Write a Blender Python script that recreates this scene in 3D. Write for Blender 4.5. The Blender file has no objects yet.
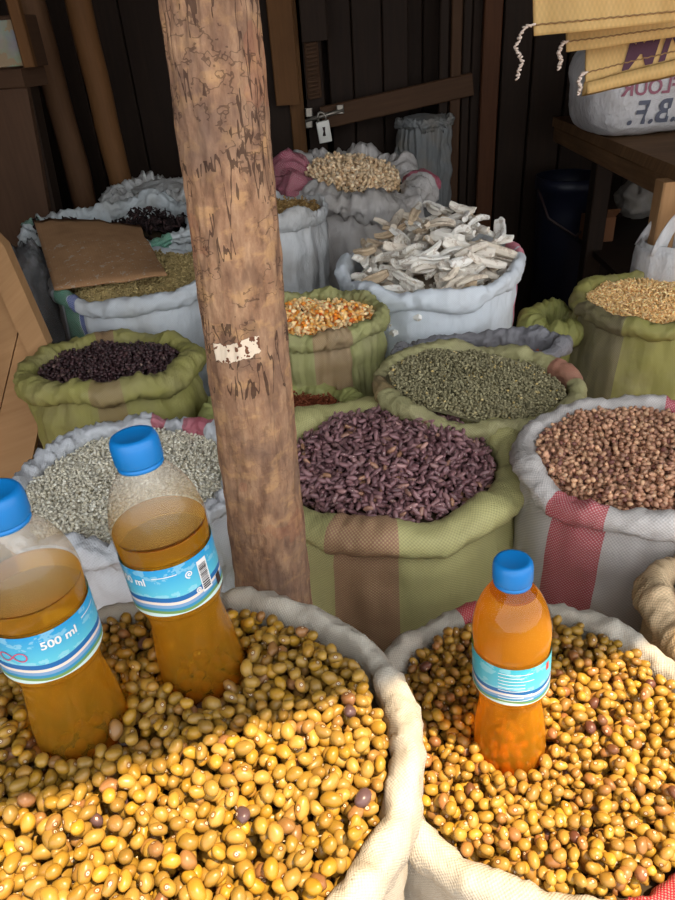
import bpy, bmesh, math, random
import numpy as np
from mathutils import Vector, Matrix, noise
from math import sin, cos, pi, radians, sqrt, atan2

rng = np.random.default_rng(7)
random.seed(7)
scene = bpy.context.scene
COL = scene.collection

# ------------------------------------------------------------------ camera
PIT, ROLL, FPX, CH = radians(32), radians(4.3), 676.0, 1.21
fw = np.array([0, cos(PIT), -sin(PIT)])
r0 = np.array([1, 0, 0.]); u0 = np.array([0, sin(PIT), cos(PIT)])
rt = cos(ROLL) * r0 - sin(ROLL) * u0
up = sin(ROLL) * r0 + cos(ROLL) * u0
CP = np.array([0, 0, CH])


def ray(x, y): return fw + rt * ((x - 337.5) / FPX) + up * (-(y - 450) / FPX)
def atZ(x, y, Z):
    d = ray(x, y); return CP + d * ((Z - CH) / d[2])
def atD(x, y, z): return CP + ray(x, y) * z
def atY(x, y, Y):
    d = ray(x, y); return CP + d * (Y / d[1])
def proj(p):
    q = np.asarray(p) - CP; z = q @ fw
    return 337.5 + FPX * (q @ rt) / z, 450 - FPX * (q @ up) / z, z


cd = bpy.data.cameras.new('camera')
cam = bpy.data.objects.new('camera', cd); COL.objects.link(cam)
cd.sensor_fit = 'VERTICAL'; cd.sensor_height = 24; cd.lens = 24 * FPX / 900
cd.clip_start = 0.01
M = Matrix.Identity(4)
for i in range(3):
    M[i][0], M[i][1], M[i][2], M[i][3] = rt[i], up[i], -fw[i], CP[i]
cam.matrix_world = M
scene.camera = cam

# ------------------------------------------------------------------ node helpers
def srgb(r, g, b):
    f = lambda c: c / 12.92 if c <= .04045 else ((c + .055) / 1.055) ** 2.4
    return (f(r / 255), f(g / 255), f(b / 255), 1)


class N:
    def __init__(s, name):
        s.m = bpy.data.materials.new(name); s.m.use_nodes = True
        s.t = s.m.node_tree; s.t.nodes.clear()
        s.out = s.t.nodes.new('ShaderNodeOutputMaterial')
    def n(s, kind, **kw):
        nd = s.t.nodes.new(kind)
        for k, v in kw.items():
            if k.startswith('i_'):
                key = k[2:]
                s.put(nd, int(key) if key.isdigit() else key.replace('_', ' '), v)
            else: setattr(nd, k, v)
        return nd
    def put(s, nd, key, v):
        if hasattr(v, 'is_output') or hasattr(v, 'links') and hasattr(v, 'node'): s.t.links.new(v, nd.inputs[key])
        else: nd.inputs[key].default_value = v
    def math(s, op, a, b=0.0, c=0.0):
        nd = s.t.nodes.new('ShaderNodeMath'); nd.operation = op
        s.put(nd, 0, a); s.put(nd, 1, b); s.put(nd, 2, c)
        return nd.outputs[0]
    def mix(s, f, a, b, blend='MIX'):
        nd = s.t.nodes.new('ShaderNodeMix'); nd.data_type = 'RGBA'; nd.blend_type = blend
        s.put(nd, 0, f); s.put(nd, 6, a); s.put(nd, 7, b)
        return nd.outputs[2]
    def ramp(s, f, stops, interp='LINEAR'):
        nd = s.t.nodes.new('ShaderNodeValToRGB'); nd.color_ramp.interpolation = interp
        e = nd.color_ramp.elements
        while len(e) < len(stops): e.new(0.5)
        for el, (p, c) in zip(e, stops): el.position = p; el.color = c
        s.put(nd, 0, f); return nd.outputs[0]
    def uv(s):
        nd = s.t.nodes.new('ShaderNodeUVMap'); nd.uv_map = 'UVMap'
        sp = s.t.nodes.new('ShaderNodeSeparateXYZ'); s.t.links.new(nd.outputs[0], sp.inputs[0])
        return nd.outputs[0], sp.outputs[0], sp.outputs[1]
    def obj(s): return s.t.nodes.new('ShaderNodeTexCoord').outputs['Object']
    def noise(s, vec, scale, detail=3, rough=.55, out=0):
        nd = s.t.nodes.new('ShaderNodeTexNoise')
        s.put(nd, 'Vector', vec); nd.inputs['Scale'].default_value = scale
        nd.inputs['Detail'].default_value = detail; nd.inputs['Roughness'].default_value = rough
        return nd.outputs[out]
    def vmul(s, vec, v):
        nd = s.t.nodes.new('ShaderNodeVectorMath'); nd.operation = 'MULTIPLY'
        s.put(nd, 0, vec); nd.inputs[1].default_value = v
        return nd.outputs[0]
    def bump(s, h, strength=.3, dist=.002, normal=None):
        nd = s.t.nodes.new('ShaderNodeBump'); s.put(nd, 'Height', h)
        nd.inputs['Strength'].default_value = strength; nd.inputs['Distance'].default_value = dist
        if normal is not None: s.put(nd, 'Normal', normal)
        return nd.outputs[0]
    def bsdf(s, color, rough=.8, spec=.3, normal=None, **kw):
        nd = s.t.nodes.new('ShaderNodeBsdfPrincipled')
        s.put(nd, 'Base Color', color); s.put(nd, 'Roughness', rough)
        nd.inputs['Specular IOR Level'].default_value = spec
        if normal is not None: s.put(nd, 'Normal', normal)
        for k, v in kw.items(): s.put(nd, k.replace('_', ' '), v)
        return nd
    def done(s, sh):
        s.t.links.new(sh.outputs[0] if hasattr(sh, 'outputs') else sh, s.out.inputs[0]); return s.m


# ------------------------------------------------------------------ object helpers
def link(o, parent=None):
    COL.objects.link(o)
    if parent is not None: o.parent = parent
    return o


def mesh_obj(name, verts, faces, mat, parent=None, uvs=None, smooth=True, loc=None):
    """uvs: per-vertex array (n,2)"""
    me = bpy.data.meshes.new(name)
    me.from_pydata([tuple(v) for v in verts], [], [tuple(f) for f in faces])
    if uvs is not None:
        ul = me.uv_layers.new(name='UVMap')
        idx = np.empty(len(me.loops), np.int32); me.loops.foreach_get('vertex_index', idx)
        ul.data.foreach_set('uv', np.asarray(uvs, np.float32)[idx].ravel())
    me.polygons.foreach_set('use_smooth', [smooth] * len(me.polygons))
    if mat is not None: me.materials.append(mat)
    me.update()
    o = bpy.data.objects.new(name, me)
    link(o, parent)
    if loc is not None: o.location = loc
    return o


def tag(o, label=None, cat=None, group=None, kind=None):
    if label: o['label'] = label
    if cat: o['category'] = cat
    if group: o['group'] = group
    if kind: o['kind'] = kind
    return o


def thing(name, label, cat, loc=(0, 0, 0), group=None, rot=None):
    o = bpy.data.objects.new(name, None); o.empty_display_size = .05
    COL.objects.link(o); o.location = loc
    if rot is not None: o.rotation_mode = 'QUATERNION'; o.rotation_quaternion = rot
    return tag(o, label, cat, group)


def struct(o): o['kind'] = 'structure'; return o


class MB:
    """collects boxes / tubes into one mesh with uv"""
    def __init__(s): s.v = []; s.f = []; s.uv = []; s.smooth = False
    def quad(s, pts, uvs):
        b = len(s.v); s.v += [tuple(p) for p in pts]; s.uv += uvs; s.f.append(tuple(range(b, b + len(pts))))
    def bar(s, A, B, w, t, wdir, off=None):
        """board from A to B, width w along wdir, thickness t"""
        A = np.array(A, float); B = np.array(B, float); d = B - A; L = np.linalg.norm(d); d /= L
        wd = np.array(wdir, float); wd -= d * (wd @ d); wd /= np.linalg.norm(wd); td = np.cross(d, wd)
        if off is None: off = rng.random() * 50
        e = min(.0035, t * .25, w * .25)
        # octagonal chamfered section
        pts = [(-w/2+e, -t/2), (w/2-e, -t/2), (w/2, -t/2+e), (w/2, t/2-e), (w/2-e, t/2), (-w/2+e, t/2), (-w/2, t/2-e), (-w/2, -t/2+e)]
        per = [0]
        for i in range(8):
            a, b = pts[i], pts[(i+1) % 8]; per.append(per[-1] + math.hypot(a[0]-b[0], a[1]-b[1]))
        for i in range(8):
            a, b = pts[i], pts[(i+1) % 8]
            P = [A + wd*a[0] + td*a[1], A + wd*b[0] + td*b[1], B + wd*b[0] + td*b[1], B + wd*a[0] + td*a[1]]
            s.quad(P, [(off, per[i]+off), (off, per[i+1]+off), (off+L, per[i+1]+off), (off+L, per[i]+off)])
        for E_, sg in ((A, 1), (B, -1)):
            q = [E_ + wd*a[0] + td*a[1] for a in pts]; u = [(off+a[0]*.2, off+a[1]) for a in pts]
            if sg > 0: q = q[::-1]; u = u[::-1]
            s.quad(q, u)
        return s
    def box(s, lo, hi):
        lo = np.array(lo, float); hi = np.array(hi, float); c = (lo+hi)/2; d = hi-lo
        ax = int(np.argmax(d)); wx = (ax+1) % 3
        A = c.copy(); B = c.copy(); A[ax] = lo[ax]; B[ax] = hi[ax]
        return s.bar(A, B, d[wx], d[3-ax-wx], np.eye(3)[wx])
    def prism(s, ring, depth):
        """extrude planar polygon ring by vector depth"""
        ring = [np.array(p, float) for p in ring]; dv = np.array(depth, float)
        c = sum(ring) / len(ring); ex = ring[1]-ring[0]; ex /= np.linalg.norm(ex)
        nn = np.cross(ring[1]-ring[0], ring[2]-ring[0]); nn /= np.linalg.norm(nn); ey = np.cross(nn, ex)
        off = rng.random() * 50
        U = lambda p: (off + float((p-c) @ ey), off + float((p-c) @ ex))
        s.quad(ring, [U(p) for p in ring]); s.quad([p+dv for p in ring][::-1], [U(p) for p in ring][::-1])
        n_ = len(ring)
        for i in range(n_):
            a, b = ring[i], ring[(i+1) % n_]
            s.quad([b, a, a+dv, b+dv], [U(b), U(a), (U(a)[0], U(a)[1]+.02), (U(b)[0], U(b)[1]+.02)])
        return s
    def tube(s, path, rad, seg=8):
        path = [np.array(p, float) for p in path]; n_ = len(path); b = len(s.v); s.smooth = True
        rads = rad if hasattr(rad, '__len__') else [rad] * n_
        ref = None; L = 0
        for i, p in enumerate(path):
            d = path[min(i+1, n_-1)] - path[max(i-1, 0)]; d = d / (np.linalg.norm(d) + 1e-12)
            if ref is None: ref = np.cross(d, [0.3, 0.5, 0.8])
            ref = ref - d * (ref @ d); ref /= np.linalg.norm(ref) + 1e-12
            o2 = np.cross(d, ref)
            if i: L += np.linalg.norm(p - path[i-1])
            for k in range(seg):
                a = 2*pi*k/seg
                s.v.append(tuple(p + rads[i]*(ref*cos(a) + o2*sin(a)))); s.uv.append((L, rads[i]*a))
        for i in range(n_-1):
            for k in range(seg):
                k2 = (k+1) % seg
                s.f.append((b+i*seg+k, b+i*seg+k2, b+(i+1)*seg+k2, b+(i+1)*seg+k))
        s.f.append(tuple(b+k for k in range(seg))[::-1]); s.f.append(tuple(b+(n_-1)*seg+k for k in range(seg)))
        return s
    def build(s, name, mat, parent=None):
        o = mesh_obj(name, s.v, s.f, mat, None, s.uv, s.smooth)
        if parent is not None:
            o.parent = parent; bpy.context.view_layer.update()
            o.matrix_parent_inverse = Matrix.Identity(4)
            mi = parent.matrix_world.inverted(); o.data.transform(mi)
        bm = bmesh.new(); bm.from_mesh(o.data); bmesh.ops.recalc_face_normals(bm, faces=bm.faces); bm.to_mesh(o.data); bm.free()
        return o


def lathe(prof, seg=48):
    """prof list of (r,z); returns verts,faces,uv"""
    v = []; f = []; uv = []
    n_ = len(prof); L = 0
    for i, (r, z) in enumerate(prof):
        if i: L += math.hypot(r-prof[i-1][0], z-prof[i-1][1])
        for k in range(seg):
            a = 2*pi*k/seg; v.append((r*cos(a), r*sin(a), z)); uv.append((k/seg, L))
    for i in range(n_-1):
        for k in range(seg):
            k2 = (k+1) % seg; f.append((i*seg+k, i*seg+k2, (i+1)*seg+k2, (i+1)*seg+k))
    return v, f, uv


def text_geo(body, size, spacing=1.0, shear=0.0, bold=0.0):
    cu = bpy.data.curves.new('t', 'FONT'); cu.body = body; cu.size = size; cu.align_x = 'CENTER'; cu.align_y = 'CENTER'
    cu.space_character = spacing; cu.shear = shear; cu.offset = bold; cu.resolution_u = 3
    o = bpy.data.objects.new('t', cu); COL.objects.link(o)
    dg = bpy.context.evaluated_depsgraph_get()
    me = bpy.data.meshes.new_from_object(o.evaluated_get(dg))
    v = [(p.co.x, p.co.y) for p in me.vertices]; f = [tuple(p.vertices) for p in me.polygons]
    bpy.data.objects.remove(o); bpy.data.curves.remove(cu); bpy.data.meshes.remove(me)
    return v, f


# ------------------------------------------------------------------ materials
def m_wood(name, c1, c2, rough=.75, scale=1.0, dirt=.5):
    m = N(name); vec, u, v = m.uv()
    st = m.vmul(vec, (5*scale, 90*scale, 1))
    g = m.noise(st, 1.0, 5, .6)
    big = m.noise(m.vmul(vec, (4, 9, 1)), 1.0, 3)
    c = m.mix(g, c1, c2)
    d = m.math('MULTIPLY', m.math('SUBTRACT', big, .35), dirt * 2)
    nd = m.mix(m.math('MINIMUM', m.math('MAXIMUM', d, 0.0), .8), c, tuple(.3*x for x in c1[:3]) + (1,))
    return m.done(m.bsdf(nd, rough, .25, m.bump(g, .35, .0015)))


W_DARK = m_wood('dark_wood', srgb(52, 36, 24), srgb(30, 20, 13))
W_DOOR = m_wood('door_wood', srgb(92, 64, 42), srgb(58, 38, 24))
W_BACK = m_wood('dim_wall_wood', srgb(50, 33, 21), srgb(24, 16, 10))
W_TAN = m_wood('tan_wood', srgb(118, 80, 44), srgb(88, 58, 32))
W_RED = m_wood('red_brown_wood', srgb(96, 58, 34), srgb(64, 38, 22))
W_LIGHT = m_wood('pale_wood', srgb(190, 148, 104), srgb(158, 116, 76), dirt=.35)
W_MID = m_wood('stall_wood', srgb(128, 92, 64), srgb(98, 68, 46))
W_CAB = m_wood('cabinet_wood', srgb(92, 66, 48), srgb(66, 46, 32))
W_TABLE = m_wood('table_wood', srgb(158, 118, 80), srgb(72, 50, 32), dirt=1.0)


def m_fabric(name, base, stripes=(), pitch=.0028, weave=.35, dirt=.25, rough=.6, wr=.5, circ=1.1, sheen=.0, dcol=(.25, .2, .14, 1)):
    """woven polypropylene. stripes: (angle_deg centre, half width deg, colour); uv u = angle/360, v = metres"""
    m = N(name); vec, u, v = m.uv()
    pu = m.math('SINE', m.math('MULTIPLY', u, 2*pi*round(circ/pitch)))
    pv = m.math('SINE', m.math('MULTIPLY', v, 2*pi/pitch))
    w = m.math('MULTIPLY', pu, pv)                       # checker-like weave
    w01 = m.math('MULTIPLY_ADD', w, .5, .5)
    o = m.obj()
    n1 = m.noise(o, 14, 4); n2 = m.noise(o, 60, 3)
    col = base
    for ang, hw, c in stripes:
        uc = (ang / 360.0) % 1.0
        du = m.math('ABSOLUTE', m.math('SUBTRACT', u, uc))
        du = m.math('MINIMUM', du, m.math('SUBTRACT', 1.0, du))
        mask = m.math('LESS_THAN', du, hw/360.0)
        pale = m.mix(.5, c, base)
        sc = m.mix(m.math('GREATER_THAN', w, .25), c, pale)
        col = m.mix(mask, col, sc)
    k = m.math('MULTIPLY_ADD', w01, weave, 1 - weave * .6)
    kc = m.n('ShaderNodeCombineColor'); [m.put(kc, i, k) for i in range(3)]
    col = m.mix(1.0, col, kc.outputs[0], 'MULTIPLY')
    dm = m.math('MULTIPLY', m.math('MAXIMUM', m.math('SUBTRACT', n1, .42), 0.0), dirt * 4)
    col = m.mix(m.math('MINIMUM', dm, .7), col, dcol)
    nm = m.bump(w01, .35, pitch * .35)
    crease = m.noise(m.vmul(o, (1, 1, .6)), 45, 4, .6)
    nm = m.bump(crease, wr, .006, nm)
    sh = m.bsdf(col, rough, .35, nm)
    return m.done(sh)


def m_grain(name, stops, rough=.45, spec=.4, hil=None, mottled=None, gain=1.0):
    """stops: colour ramp over a per-grain random value; hil: (inner colour, ring colour)"""
    m = N(name)
    g = m.n('ShaderNodeNewGeometry'); oi = m.n('ShaderNodeObjectInfo')
    r = m.math('FRACT', m.math('ADD', g.outputs['Random Per Island'], oi.outputs['Random']))
    col = m.ramp(r, stops)
    r2 = m.math('FRACT', m.math('MULTIPLY', r, 37.7))
    vec, u, v = m.uv()
    if mottled:
        nz = m.noise(m.vmul(vec, (3, 3, 1)), 1.6, 3)
        col = m.mix(m.math('MULTIPLY', m.math('GREATER_THAN', nz, .52), m.math('MULTIPLY', r2, .8)), col, mottled)
    if hil:
        uu = m.math('MULTIPLY', u, 1.25)
        d = m.math('SQRT', m.math('ADD', m.math('MULTIPLY', uu, uu), m.math('MULTIPLY', v, v)))
        col = m.mix(m.math('MULTIPLY', m.math('LESS_THAN', d, .42), .6), col, hil[1])
        col = m.mix(m.math('LESS_THAN', d, .2), col, hil[0])
        col = m.mix(m.math('LESS_THAN', d, .09), col, hil[1])
    br = m.math('MULTIPLY_ADD', r2, .45*gain, .75*gain)
    kc = m.n('ShaderNodeCombineColor'); [m.put(kc, i, br) for i in range(3)]
    col = m.mix(1.0, col, kc.outputs[0], 'MULTIPLY')
    return m.done(m.bsdf(col, rough, spec))


def m_plain(name, c, rough=.6, spec=.4, **kw):
    m = N(name); o = m.obj(); nz = m.noise(o, 25, 4)
    col = m.mix(m.math('MULTIPLY', nz, .35), c, tuple(.55*x for x in c[:3]) + (1,))
    return m.done(m.bsdf(col, rough, spec, m.bump(nz, .1, .002), **kw))


# ------------------------------------------------------------------ sacks
def nz(x, y, z): return noise.noise((x, y, z))


def make_sack(name, label, c, rx, ry, top, mat, ar=.016, az=.016, belly=1.08, neck=1.0, lump=.35, wrinkle=.0035, fold=6,
              tilt=(0, 0), seed=1, sag=.006, zvar=.008, inner=.07, outdrop=None, group=None, rimmat=None, bottom=.0, yoff=None, cat='sack', rscale=None):
    """woven sack: body shell + rolled rim as its two parts; c = centre of the opening"""
    root = thing(name, label, cat, (c[0], c[1], bottom), group)
    S = seed * 13.7
    NT = 192
    th = np.arange(NT) * 2*pi/NT
    Rf, Zf, Af = [], [], []
    for a in th:
        ca, sa = cos(a), sin(a)
        k = 1 + .045*nz(ca*1.3+S, sa*1.3, S)
        if rscale: k *= rscale(a)
        Rf.append(k)
        Zf.append(zvar*nz(ca*2.2, sa*2.2+S, 3+S)*2 + tilt[0]*ca*rx + tilt[1]*sa*ry)
        Af.append(1 + lump*1.5*nz(ca*2.2+S, sa*2.2, 9+S) + lump*.45*nz(ca*6+S, sa*6, 4+S))
    def ring(prof, fn):
        v = []; uv = []; L = 0; prev = None
        for j, p in enumerate(prof):
            for i, a in enumerate(th):
                dr, z = fn(p, i, a)
                ca, sa = cos(a), sin(a)
                v.append(((rx*Rf[i]+dr)*ca, (ry*Rf[i]+dr)*sa, z - bottom))
                uv.append([i/NT, 0])
            q = np.mean(np.array(v[-NT:]), 0), v[-NT]
            if prev is not None: L += math.dist(prev, q[1])
            prev = q[1]
            for i in range(NT): uv[-NT+i][1] = L
        f = []
        for j in range(len(prof)-1):
            for i in range(NT):
                i2 = (i+1) % NT; f.append((j*NT+i, j*NT+i2, (j+1)*NT+i2, (j+1)*NT+i))
        return v, f, uv
    # body: t 0 (bottom) .. 1 (under the roll)
    ztop = top - az*1.2
    def fb(t, i, a):
        z0 = ztop + Zf[i]
        z = bottom + (z0-bottom) * t
        bl = sin(pi*min(1, max(0, t))**.9)
        shape = (neck + (belly-neck)*bl - .12*(1-t)**6)
        dr = (rx+ry)/2*Rf[i]*(shape-1) + ar*1.15
        ca, sa = cos(a), sin(a)
        dr += wrinkle*1.5*nz(ca*fold*.6+S, sa*fold*.6, t*3) * (.4+t)
        dr += wrinkle*1.2*nz(ca*2.5+S, sa*2.5, t*22+S) * (.3+t*t)
        dr += wrinkle*nz(ca*fold*1.6, sa*fold*1.6+S, t*7)
        if t > .93: dr += sag*(-(t-.93)/.07)
        return dr, z
    tb = list(np.linspace(0, .6, 14)) + list(np.linspace(.63, 1, 22))
    v, f, uv = ring(tb, fb)
    mesh_fix(mesh_obj('sack_body', v, f + [tuple(range(NT))[::-1]], mat, root, uv))
    # rim roll
    ph = list(np.radians(np.linspace(-125, 190, 22)))
    prof = [('r', p) for p in ph] + [('i', q) for q in (.012, .03, inner)]
    def fr(p, i, a):
        ca, sa = cos(a), sin(a); A = Af[i]
        cz = top - az + Zf[i]
        if p[0] == 'r':
            w = p[1]
            wr = wrinkle*(nz(ca*fold*2+S, sa*fold*2, w*1.1) + .8*nz(ca*fold*5+w*.8, sa*fold*5+S, w*1.5) + .5*abs(nz(ca*fold*9, sa*fold*9, S+w)))
            return ar + (ar*A+wr)*cos(w), cz + (az*A+wr)*sin(w) + az*(A-1)*.3
        return .0 - ar*(A-1) + .002*nz(ca*20, sa*20, p[1]*30), cz - p[1]
    v, f, uv = ring(prof, fr)
    mesh_fix(mesh_obj('rolled_rim', v, f, rimmat or mat, root, uv))
    return root


def mesh_fix(o):
    bm = bmesh.new(); bm.from_mesh(o.data); bmesh.ops.recalc_face_normals(bm, faces=bm.faces); bm.to_mesh(o.data); bm.free(); return o


# ------------------------------------------------------------------ grains
def bean_tpl(a, b, c, bend=0., nu=10, nv=7, lump=0., taper=0., flat=0.):
    v = []; f = []; uv = []
    def put(x, y, z):
        r = 1 + lump*noise.noise((x*1.7+3, y*1.7, z*1.7))
        xx, yy, zz = x*r, y*r, z*r
        w = 1 - taper*xx
        v.append((a*xx, b*(yy*w - bend*xx*xx), c*zz*w))
        uv.append((x, z) if y < .02 else (x+10, z+10))
    put(-1, 0, 0)
    for j in range(1, nv):
        t = pi*j/nv; x = -cos(t); s = sin(t) ** (1 - flat)
        for k in range(nu):
            q = 2*pi*k/nu; put(x, s*cos(q), s*sin(q))
    put(1, 0, 0)
    for k in range(nu): f.append((0, 1+(k+1) % nu, 1+k))
    for j in range(nv-2):
        for k in range(nu):
            k2 = (k+1) % nu; p = 1+j*nu; f.append((p+k, p+k2, p+nu+k2, p+nu+k))
    e = len(v)-1; p = 1+(nv-2)*nu
    for k in range(nu): f.append((e, p+k, p+(k+1) % nu))
    return np.array(v), f, np.array(uv)


def drop(rx, ry, n, dims, dome, K=5, sink=.42, tiltf=.7, depth=2.0, shrink=1.0):
    """deposit n grains on a height field inside the ellipse; dome(x,y) is the surface they build up to"""
    a, b, c = dims; h = b / 2.6
    nx, ny = int(2*rx/h)+8, int(2*ry/h)+8
    X = (np.arange(nx)-nx/2)*h; Y = (np.arange(ny)-ny/2)*h
    D = dome(X[:, None], Y[None, :]) * np.ones((nx, ny))
    H = D - depth*c*1.6
    ID = -np.ones((nx, ny), int)
    T = []
    for yb in range(16):
        w = pi*yb/16; r = int(a/h)+1
        gi, gj = np.mgrid[-r:r+1, -r:r+1]
        uu = (gi*cos(w)+gj*sin(w))*h/a; vv = (-gi*sin(w)+gj*cos(w))*h/b
        q = uu*uu+vv*vv; k = q < 1
        T.append((gi[k], gj[k], c*np.sqrt(1-q[k]), uu[k], vv[k]))
    out = np.zeros((n, 6))
    ex, ey = rx*shrink - a*.7, ry*shrink - a*.7
    for m_ in range(n):
        best = None
        for _ in range(K):
            t = 2*pi*rng.random(); s = sqrt(rng.random())
            x, y = ex*s*cos(t), ey*s*sin(t); yb = int(rng.integers(16))
            i, j = int(x/h+nx/2), int(y/h+ny/2); gi, gj, q, uu, vv = T[yb]
            I = np.clip(gi+i, 0, nx-1); J = np.clip(gj+j, 0, ny-1)
            Hp = H[I, J]; z = (Hp+q).max(); sc = z - D[i, j]
            if best is None or sc < best[0]: best = (sc, x, y, z, yb, I, J, q, uu, vv, Hp)
        sc, x, y, z, yb, I, J, q, uu, vv, Hp = best
        z -= sink*c
        pit = np.arctan((Hp*uu).sum()/((uu*uu).sum()+1e-9)/a)*tiltf
        rol = np.arctan((Hp*vv).sum()/((vv*vv).sum()+1e-9)/b)*tiltf
        top = z+q; k = top > H[I, J]
        H[I[k], J[k]] = top[k]; ID[I[k], J[k]] = m_
        out[m_] = (x, y, z, pi*yb/16 + (pi if rng.random() < .5 else 0) + rng.normal()*.08, np.clip(pit, -.7, .7), np.clip(rol, -.6, .6))
    vis = np.bincount(ID[ID >= 0], minlength=n)
    full = len(T[0][0])
    return out, vis / full


def rot_mats(P, spin):
    """Rz(yaw) Ry(-pitch) Rx(roll+spin)"""
    y, p, r = P[:, 3], -P[:, 4], P[:, 5] + spin
    cy, sy, cp, sp, cr, sr = np.cos(y), np.sin(y), np.cos(p), np.sin(p), np.cos(r), np.sin(r)
    R = np.empty((len(P), 3, 3))
    R[:, 0, 0] = cy*cp; R[:, 0, 1] = cy*sp*sr-sy*cr; R[:, 0, 2] = cy*sp*cr+sy*sr
    R[:, 1, 0] = sy*cp; R[:, 1, 1] = sy*sp*sr+cy*cr; R[:, 1, 2] = sy*sp*cr-cy*sr
    R[:, 2, 0] = -sp; R[:, 2, 1] = cp*sr; R[:, 2, 2] = cp*cr
    return R


def stuff_mesh(name, tpls, P, R, S, which, mat, base=None, loc=(0, 0, 0)):
    """one mesh of many grains"""
    VV, FF, UU = [], [], []; b = 0
    for t, (tv, tf, tu) in enumerate(tpls):
        k = which == t
        if not k.any(): continue
        w = np.einsum('nij,vj->nvi', R[k]*S[k][:, None, None], tv) + P[k][:, None, :3]
        nn = int(k.sum()); VV.append(w.reshape(-1, 3)); UU.append(np.tile(tu, (nn, 1)))
        for q in range(nn):
            FF.extend([tuple(i+b for i in f_) for f_ in tf]); b += len(tv)
    V = np.concatenate(VV); U = np.concatenate(UU)
    nb = len(FF)
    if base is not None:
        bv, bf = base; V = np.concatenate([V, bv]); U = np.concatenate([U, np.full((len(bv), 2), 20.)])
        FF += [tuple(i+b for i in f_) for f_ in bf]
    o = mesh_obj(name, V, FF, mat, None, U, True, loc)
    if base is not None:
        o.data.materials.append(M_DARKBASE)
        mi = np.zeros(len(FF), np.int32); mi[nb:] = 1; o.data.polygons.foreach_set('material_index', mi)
    return o


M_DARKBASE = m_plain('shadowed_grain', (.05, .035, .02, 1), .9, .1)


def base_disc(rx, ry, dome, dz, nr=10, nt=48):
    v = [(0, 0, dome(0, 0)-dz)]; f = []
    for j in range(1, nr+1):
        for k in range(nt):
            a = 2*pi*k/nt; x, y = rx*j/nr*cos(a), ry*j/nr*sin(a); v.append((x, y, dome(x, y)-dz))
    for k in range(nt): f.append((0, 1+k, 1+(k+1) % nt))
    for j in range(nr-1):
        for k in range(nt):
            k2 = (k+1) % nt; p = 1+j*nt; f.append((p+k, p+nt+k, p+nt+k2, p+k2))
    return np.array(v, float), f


def fill(stuff_name, label, cat, c, rx, ry, zc, dims, tpls, mat, n, domeh=.02, K=4, one=None, nindiv=0, group=None, ilabel=None, icat='bean',
         slope=(0, 0), bumpy=.004, seed=0., sjit=.1, tiltf=.7, spin_full=True, weights=None, basemat=None, depth=2.0, avoid=None):
    """fill a sack's mouth: nindiv individually built grains that show largest, the rest one 'stuff' object"""
    def dome(x, y):
        q = np.clip((x/rx)**2+(y/ry)**2, 0, 1)
        w = np.sin(x*31+seed)*np.cos(y*37+seed*2) + .6*np.sin(x*67+y*53+seed*3)
        return zc + domeh*(1-q) + slope[0]*x + slope[1]*y + bumpy*w
    P, vis = drop(rx, ry, n, dims, dome, K=K, depth=depth, tiltf=tiltf)
    spin = rng.random(n)*2*pi if spin_full else rng.normal(size=n)*.25
    R = rot_mats(P, spin)
    S = 1 + rng.normal(size=n)*sjit; S = np.clip(S, .75, 1.3)
    which = rng.choice(len(tpls), n, p=weights)
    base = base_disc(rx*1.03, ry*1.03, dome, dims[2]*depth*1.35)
    keep = np.ones(n, bool)
    if avoid is not None:
        for (ax, ay, arad, az_) in avoid:
            keep &= ~((np.hypot(P[:, 0]+c[0]-ax, P[:, 1]+c[1]-ay) < arad) & (P[:, 2] > az_))
    ind = []
    if nindiv:
        pts = P[:, :3] + np.array([c[0], c[1], 0])
        q = pts - CP; z = q @ fw; px = 337.5+FPX*(q @ rt)/z; py = 450-FPX*(q @ up)/z
        inf = (px > 4) & (px < 671) & (py > 4) & (py < 896) & (z > .05)
        score = np.where(inf & keep & (vis > .22), np.minimum(vis, .7) / z**2, 0)
        for k_, (bx, by, br) in enumerate(one.get('hide', ())): score[(np.hypot(px-bx, py-by) < br)] = 0
        ind = np.argsort(-score)[:nindiv]; ind = ind[score[ind] > 0]
        meshes = []
        for t, (tv, tf, tu) in enumerate(tpls):
            o = mesh_obj(one['name'], tv, tf, mat, None, tu); meshes.append(o.data); bpy.data.objects.remove(o)
        first = None
        for i in ind:
            if first is None:
                o = first = bpy.data.objects.new(one['name'], meshes[which[i]])
            else:
                o = first.copy(); o.data = meshes[which[i]]
            COL.objects.link(o)
            Mx = Matrix(R[i].tolist()).to_4x4() @ Matrix.Diagonal((S[i], S[i], S[i], 1))
            Mx.translation = Vector((P[i, 0]+c[0], P[i, 1]+c[1], P[i, 2])); o.matrix_world = Mx
            tag(o, one['label'], icat, one['group'])
    rest = keep.copy(); rest[list(ind)] = False
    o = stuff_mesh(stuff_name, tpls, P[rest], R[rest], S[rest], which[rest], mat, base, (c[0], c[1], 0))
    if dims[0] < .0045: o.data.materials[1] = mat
    return tag(o, label, cat, None, 'stuff'), dome

# ================================================================== SACKS
GREEN = srgb(146, 146, 62); GREEN2 = srgb(128, 132, 60)
WHITE = srgb(206, 208, 212); CREAM = srgb(180, 172, 158); GREY = srgb(176, 172, 170)
PINK = srgb(190, 74, 92); RED = srgb(186, 44, 60); ROSE = srgb(150, 100, 82); TEAL = srgb(72, 128, 100)

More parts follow.
